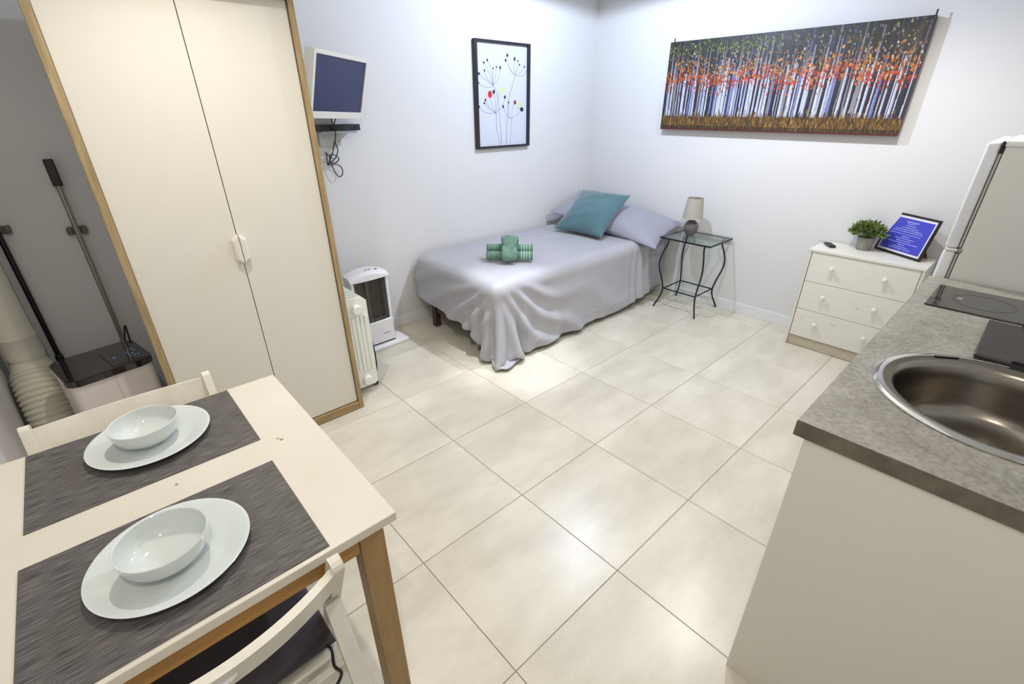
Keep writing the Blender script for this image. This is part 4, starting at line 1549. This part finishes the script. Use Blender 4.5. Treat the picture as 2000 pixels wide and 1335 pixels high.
def lobe(path, w, t_, name):
    mb = MB()
    N = len(path)
    v = []
    ns = 20
    for i, p in enumerate(path):
        tg_ = (path[min(i + 1, N - 1)] - path[max(i - 1, 0)]).normalized()
        nr = Vector((-tg_.z, 0, tg_.x))
        e = min(1.0, 0.55 + 0.45 * math.sin(PI * (i + 0.6) / (N + 0.2)) ** 0.5)
        for k in range(ns):
            a = 2 * PI * k / ns
            q = p + Vector((0, 1, 0)) * (w * e * math.copysign(abs(math.cos(a)) ** 0.75, math.cos(a))) + nr * (t_ * e * math.copysign(abs(math.sin(a)) ** 0.75, math.sin(a)))
            v.append((q.x, q.y, max(q.z, 0.001)))
    f = []
    for i in range(N - 1):
        for k in range(ns):
            k2 = (k + 1) % ns
            f.append((i * ns + k, i * ns + k2, (i + 1) * ns + k2, (i + 1) * ns + k))
    f += [tuple(range(ns - 1, -1, -1)), tuple((N - 1) * ns + k for k in range(ns))]
    mb.add(v, f, True)
    return mb.build(name, M_towel, t3, auto=False)


lobe(fr_path, 0.058, 0.024, 'front_fold')
lobe(bk_path, 0.064, 0.026, 'back_fold')

# ------------------------------------------------------------------ nightstand and lamp
ns_ = thing('nightstand', 'small black iron side table with glass top by the bed', 'side table', (2.548, 1.162, 0))
for sx in (-1, 1):
    for sy in (-1, 1):
        pts = []
        for (r_, z) in ((0.185, 0.0), (0.176, 0.03), (0.152, 0.10), (0.144, 0.16), (0.156, 0.24), (0.178, 0.33), (0.184, 0.40), (0.170, 0.48), (0.152, 0.54), (0.150, 0.574), (0.158, 0.590)):
            pts.append((sx * r_, sy * (r_ + 0.004), z + 0.001))
        lg = MB().tube(spline(pts, 5), 0.0062, 10).build('leg', M_iron, ns_)
rim = MB()
for a, b in (((-0.182, -0.21), (0.182, -0.21)), ((0.182, -0.21), (0.182, 0.21)), ((0.182, 0.21), (-0.182, 0.21)), ((-0.182, 0.21), (-0.182, -0.21))):
    rim.beam((a[0], a[1], 0.594), (b[0], b[1], 0.594), 0.012, 0.010)
rim.build('top_frame', M_iron, ns_)
lw = MB()
q = 0.143
for a, b in (((-q, -q), (q, -q)), ((q, -q), (q, q)), ((q, q), (-q, q)), ((-q, q), (-q, -q))):
    lw.tube([(a[0], a[1], 0.165), (b[0], b[1], 0.165)], 0.0055, 8)
lw.build('stretcher', M_iron, ns_)
MB().box(-0.19, 0.19, -0.218, 0.222, 0.5992, 0.6062, 0.0015).build('glass_top', M_glass, ns_)
lm = thing('table_lamp', 'small table lamp with grey ball base and beige shade', 'lamp', (2.57, 1.232, 0.6064))
M_ball = mat('lamp_grey_ceramic', (104, 98, 98), 0.35)
MB().lathe([(0, 0), (0.028, 0), (0.034, 0.006), (0.049, 0.025), (0.056, 0.045), (0.0575, 0.06), (0.056, 0.075), (0.049, 0.094), (0.036, 0.11), (0.024, 0.1165), (0.018, 0.118), (0, 0.118)], 40).build('base', M_ball, lm)
MB().lathe([(0.012, 0.117), (0.012, 0.15), (0.016, 0.152), (0.016, 0.19), (0, 0.19)], 20).build('socket', M_white, lm)
M_shade = mat('lamp_shade_fabric', (176, 170, 158), 0.8, bump=0.1, bscale=200)
MB().lathe([(0.0785, 0.135), (0.0605, 0.292), (0.0590, 0.292), (0.0770, 0.135), (0.0785, 0.135)], 48).build('shade', M_shade, lm)
MB().tube([(-0.058, 0, 0.286), (0.058, 0, 0.286)], 0.0018, 6).build('shade_spider', M_iron, lm)

# ------------------------------------------------------------------ chest of drawers and what stands on it
ck = thing('chest_of_drawers', 'low white pine chest of three drawers with round knobs', 'chest of drawers', (2.45, 0.006, 0))
M_pine = mat('white_stained_pine', (230, 227, 217), 0.42, rgb2=(222, 218, 205), nscale=5, stretch=(6, 0.8, 8), contrast=(0.3, 0.75))
M_pine_v = mat('white_stained_pine_side', (224, 221, 208), 0.42, rgb2=(214, 209, 194), nscale=5, stretch=(6, 6, 0.7))
RW = 0.309
MB().box(0.0, 0.288, RW - 0.016, RW, 0, 0.682, 0.0015).build('side_panel', M_pine_v, ck)
MB().box(0.0, 0.288, -RW, -RW + 0.016, 0, 0.682, 0.0015).build('side_panel', M_pine_v, ck)
MB().box(-0.003, 0.289, -RW - 0.001, RW + 0.001, 0.6825, 0.70, 0.002).build('top', M_pine, ck)
MB().box(0.012, 0.026, -RW + 0.0165, RW - 0.0165, 0.003, 0.073, 0.001).build('plinth', mat('shaded_pine_plinth', (196, 186, 164), 0.5, rgb2=(182, 172, 150), nscale=5, stretch=(6, 0.8, 8)), ck)  # recessed plinth, its shade put into a darker pine colour
MB().box(0.278, 0.287, -RW + 0.0165, RW - 0.0165, 0.02, 0.68).build('back_panel', M_pine, ck)
MB().box(0.03, 0.27, -RW + 0.018, RW - 0.018, 0.074, 0.678).build('gap_shade_block', M_dark, ck)  # dark filler block, paints the shade between the drawers
M_knot = mat('pine_knot', (206, 198, 178), 0.5)
knots = {0: [], 1: [(-0.05, 0.375, 0.011)], 2: [(0.245, 0.22, 0.010), (0.235, 0.205, 0.007), (0.055, 0.225, 0.010), (0.04, 0.222, 0.007)]}
for k, (za, zb) in enumerate(((0.4795, 0.6805), (0.2795, 0.4770), (0.078, 0.2770))):
    d = MB().box(0.004, 0.0295, -RW + 0.019, RW - 0.019, za, zb, 0.002).build('drawer', M_pine, ck)
    zk = (0.593, 0.394, 0.194)[k]
    for yk in (0.151, -0.139):
        MB().lathe([(0.006, 0), (0.006, 0.010), (0.010, 0.014), (0.0145, 0.021), (0.0145, 0.026), (0.010, 0.032), (0, 0.034)], 24,
                   Matrix.Translation((0.004, yk, zk)) @ Matrix.Rotation(-PI / 2, 4, 'Y')).build('knob', mat('knob_white', (232, 229, 220), 0.3), d)
    for (yk, zz, r_) in knots[k]:
        MB().lathe([(0, 0.0006), (r_ * 0.5, 0.0006), (r_, 0)], 14, Matrix.Translation((0.004, yk, zz)) @ Matrix.Rotation(-PI / 2, 4, 'Y') @ Matrix.Diagonal((0.55, 1.2, 1, 1))).build('wood_knot', M_knot, d)

plt = thing('potted_plant', 'small bushy green plant in a grey pot on the chest', 'plant', (2.665, 0.072, 0.7005))
MB().lathe([(0, 0), (0.036, 0), (0.039, 0.004), (0.0465, 0.075), (0.0475, 0.082), (0.044, 0.082), (0.0425, 0.072), (0.0, 0.07)], 32).build('pot', mat('pot_grey', (150, 146, 134), 0.7, rgb2=(134, 130, 118), nscale=20), plt)
MB().lathe([(0.0425, 0.0705), (0.02, 0.076), (0, 0.078)], 24).build('soil', mat('soil', (60, 48, 34), 0.9), plt)
rg_ = random.Random(12)
lf = MB()
lf2 = MB()
for k in range(900):
    a = rg_.random() * 2 * PI
    el = math.acos(rg_.uniform(-0.22, 1.0))
    R_ = rg_.uniform(0.045, 0.098)
    base = Vector((math.cos(a) * math.sin(el) * R_ * 0.98, math.sin(a) * math.sin(el) * R_ * 0.98, 0.105 + math.cos(el) * R_ * 0.72))
    base.x *= 0.72
    out = Vector((math.cos(a) * math.sin(el), math.sin(a) * math.sin(el), math.cos(el) + 0.25)).normalized()
    out = (out + Vector((rg_.uniform(-.6, .6), rg_.uniform(-.6, .6), rg_.uniform(-.3, .6)))).normalized()
    L = rg_.uniform(0.018, 0.036)
    sd = out.cross(Vector((rg_.uniform(-1, 1), rg_.uniform(-1, 1), rg_.uniform(-1, 1)))).normalized() * L * 0.15
    up = out.cross(sd).normalized() * L * 0.12
    m_ = base + out * L * 0.5
    if base.x + 2.665 > 2.715:
        base.x = 0.05
    (lf if k % 3 else lf2).add([base, m_ + sd + up, base + out * L, m_ - sd + up, m_ - up * 0.5], [(0, 4, 1), (1, 4, 2), (2, 4, 3), (3, 4, 0)])
for k in range(60):
    a = rg_.random() * 2 * PI
    e = rg_.uniform(0.02, 0.075)
    lf2.tube([(0, 0, 0.072), (math.cos(a) * e * 0.5, math.sin(a) * e * 0.6, 0.11), (math.cos(a) * e * 0.72, math.sin(a) * e, 0.13 + rg_.uniform(-0.02, 0.05))], 0.001, 4)
lf.build('foliage', mat('leaf_green', (150, 166, 92), 0.55, rgb2=(108, 130, 62), nscale=60), plt, 'stuff')
lf2.build('foliage_dark', mat('leaf_dark_green', (96, 118, 58), 0.55, rgb2=(66, 86, 42), nscale=60), plt, 'stuff')

yw, tl = math.radians(-123.0), math.radians(-12.1)
sg = thing('framed_notice', 'black framed blue notice with white text, propped on the chest', 'picture frame', (2.66, -0.105, 0.7045), yw)
tilt = Matrix.Rotation(tl, 4, 'X')
FW, FH = 0.158, 0.246
for bx in ((-FW, -FW + 0.012, 0, 0.014, 0, FH), (FW - 0.012, FW, 0, 0.014, 0, FH), (-FW + 0.012, FW - 0.012, 0, 0.014, 0, 0.012), (-FW + 0.012, FW - 0.012, 0, 0.014, FH - 0.012, FH)):
    MB().box(*bx, 0.001, 1, tilt).build('frame_bar', M_black, sg)
shn = MB().box(-FW + 0.012, FW - 0.012, 0.005, 0.010, 0.012, FH - 0.012, 0, 1, tilt).build('paper', mat('notice_paper', (226, 222, 226), 0.5), sg)
blue = MB().box(-FW + 0.023, FW - 0.023, 0.0042, 0.005, 0.024, FH - 0.026, 0, 1, tilt).build('blue_print', mat('notice_blue', (62, 66, 182), 0.4), shn)
wr_ = MB()
rt = random.Random(21)
rows = [(0.905, 0.30, 0.009), (0.85, 0.20, 0.006), (0.785, 0.24, 0.006), (0.72, 0.40, 0.006), (0.66, 0.66, 0.006), (0.60, 0.74, 0.006), (0.455, 0.20, 0.006), (0.39, 0.46, 0.006),
        (0.325, 0.34, 0.006), (0.26, 0.74, 0.006), (0.195, 0.16, 0.006), (0.13, 0.36, 0.006), (0.075, 0.54, 0.006)]
BW, BH = 2 * (FW - 0.023), FH - 0.05
for vz, wd_, hh in rows:
    x = -wd_ / 2 * BW
    while x < wd_ / 2 * BW:
        w = rt.uniform(0.003, 0.008)
        z = 0.024 + vz * BH
        wr_.box(x, min(x + w, wd_ / 2 * BW + 0.002), 0.0036, 0.0042, z - hh * rt.uniform(0.28, 0.5), z + hh * rt.uniform(0.28, 0.5), 0, 1, tilt)
        x += w + rt.uniform(0.0015, 0.0035)
wr_.box(-0.42 * BW, 0.34 * BW, 0.0036, 0.0042, 0.024 + 0.52 * BH, 0.024 + 0.535 * BH, 0, 1, tilt)
wr_.build('printed_lines', mat('notice_white_print', (168, 172, 228), 0.5), blue)
MB().box(-FW + 0.012, FW - 0.012, 0.0102, 0.0138, 0.012, FH - 0.012, 0, 1, tilt).build('backing', M_oak, sg)
es = MB().add([(-0.03, 0.03, 0.12), (0.03, 0.03, 0.12), (0.03, 0.095, 0.0008), (-0.03, 0.095, 0.0008), (-0.03, 0.034, 0.121), (0.03, 0.034, 0.121), (0.03, 0.1, 0.0008), (-0.03, 0.1, 0.0008)],
              [(0, 1, 2, 3), (7, 6, 5, 4), (0, 4, 5, 1), (1, 5, 6, 2), (2, 6, 7, 3), (3, 7, 4, 0)])
es.v = [(x + 0.095, y, z) for x, y, z in es.v]
es.build('easel_back', mat('easel_brown', (120, 84, 40), 0.6), sg)

rc = thing('remote_control', 'black remote control lying on the chest of drawers', 'remote control', (2.60, 0.245, 0.7005), math.radians(35))
MB().box(-0.05, 0.05, -0.02, 0.02, 0, 0.016, 0.004).build('case', mat('remote_black', (30, 32, 40), 0.4), rc)
for k in range(4):
    MB().box(-0.035 + 0.02 * k, -0.025 + 0.02 * k, -0.01, 0.01, 0.016, 0.0175).build('button', mat('remote_button', (70, 72, 80), 0.5), rc)
ky = thing('bunch_of_keys', 'small silver bunch of keys behind the remote control', 'keys', (2.68, 0.29, 0.7005))
MB().tube([(0.012 * math.cos(2 * PI * k / 16), 0.012 * math.sin(2 * PI * k / 16), 0.004) for k in range(16)], 0.0013, 6, closed=True).build('ring', M_chrome, ky)
for a in (0.4, 1.5, 2.9):
    Mx = Matrix.Rotation(a, 4, 'Z')
    kb = MB()
    kb.prism([(0.012 + 0.010 * (1 - math.cos(2 * PI * k / 12)), 0.010 * math.sin(2 * PI * k / 12)) for k in range(12)], 0.001 + 0.0025 * a, 0.003 + 0.0025 * a, Mx)
    kb.box(0.03, 0.052, -0.003, 0.003, 0.001 + 0.0025 * a, 0.003 + 0.0025 * a, 0, 1, Mx)
    kb.build('key', M_chrome, ky)
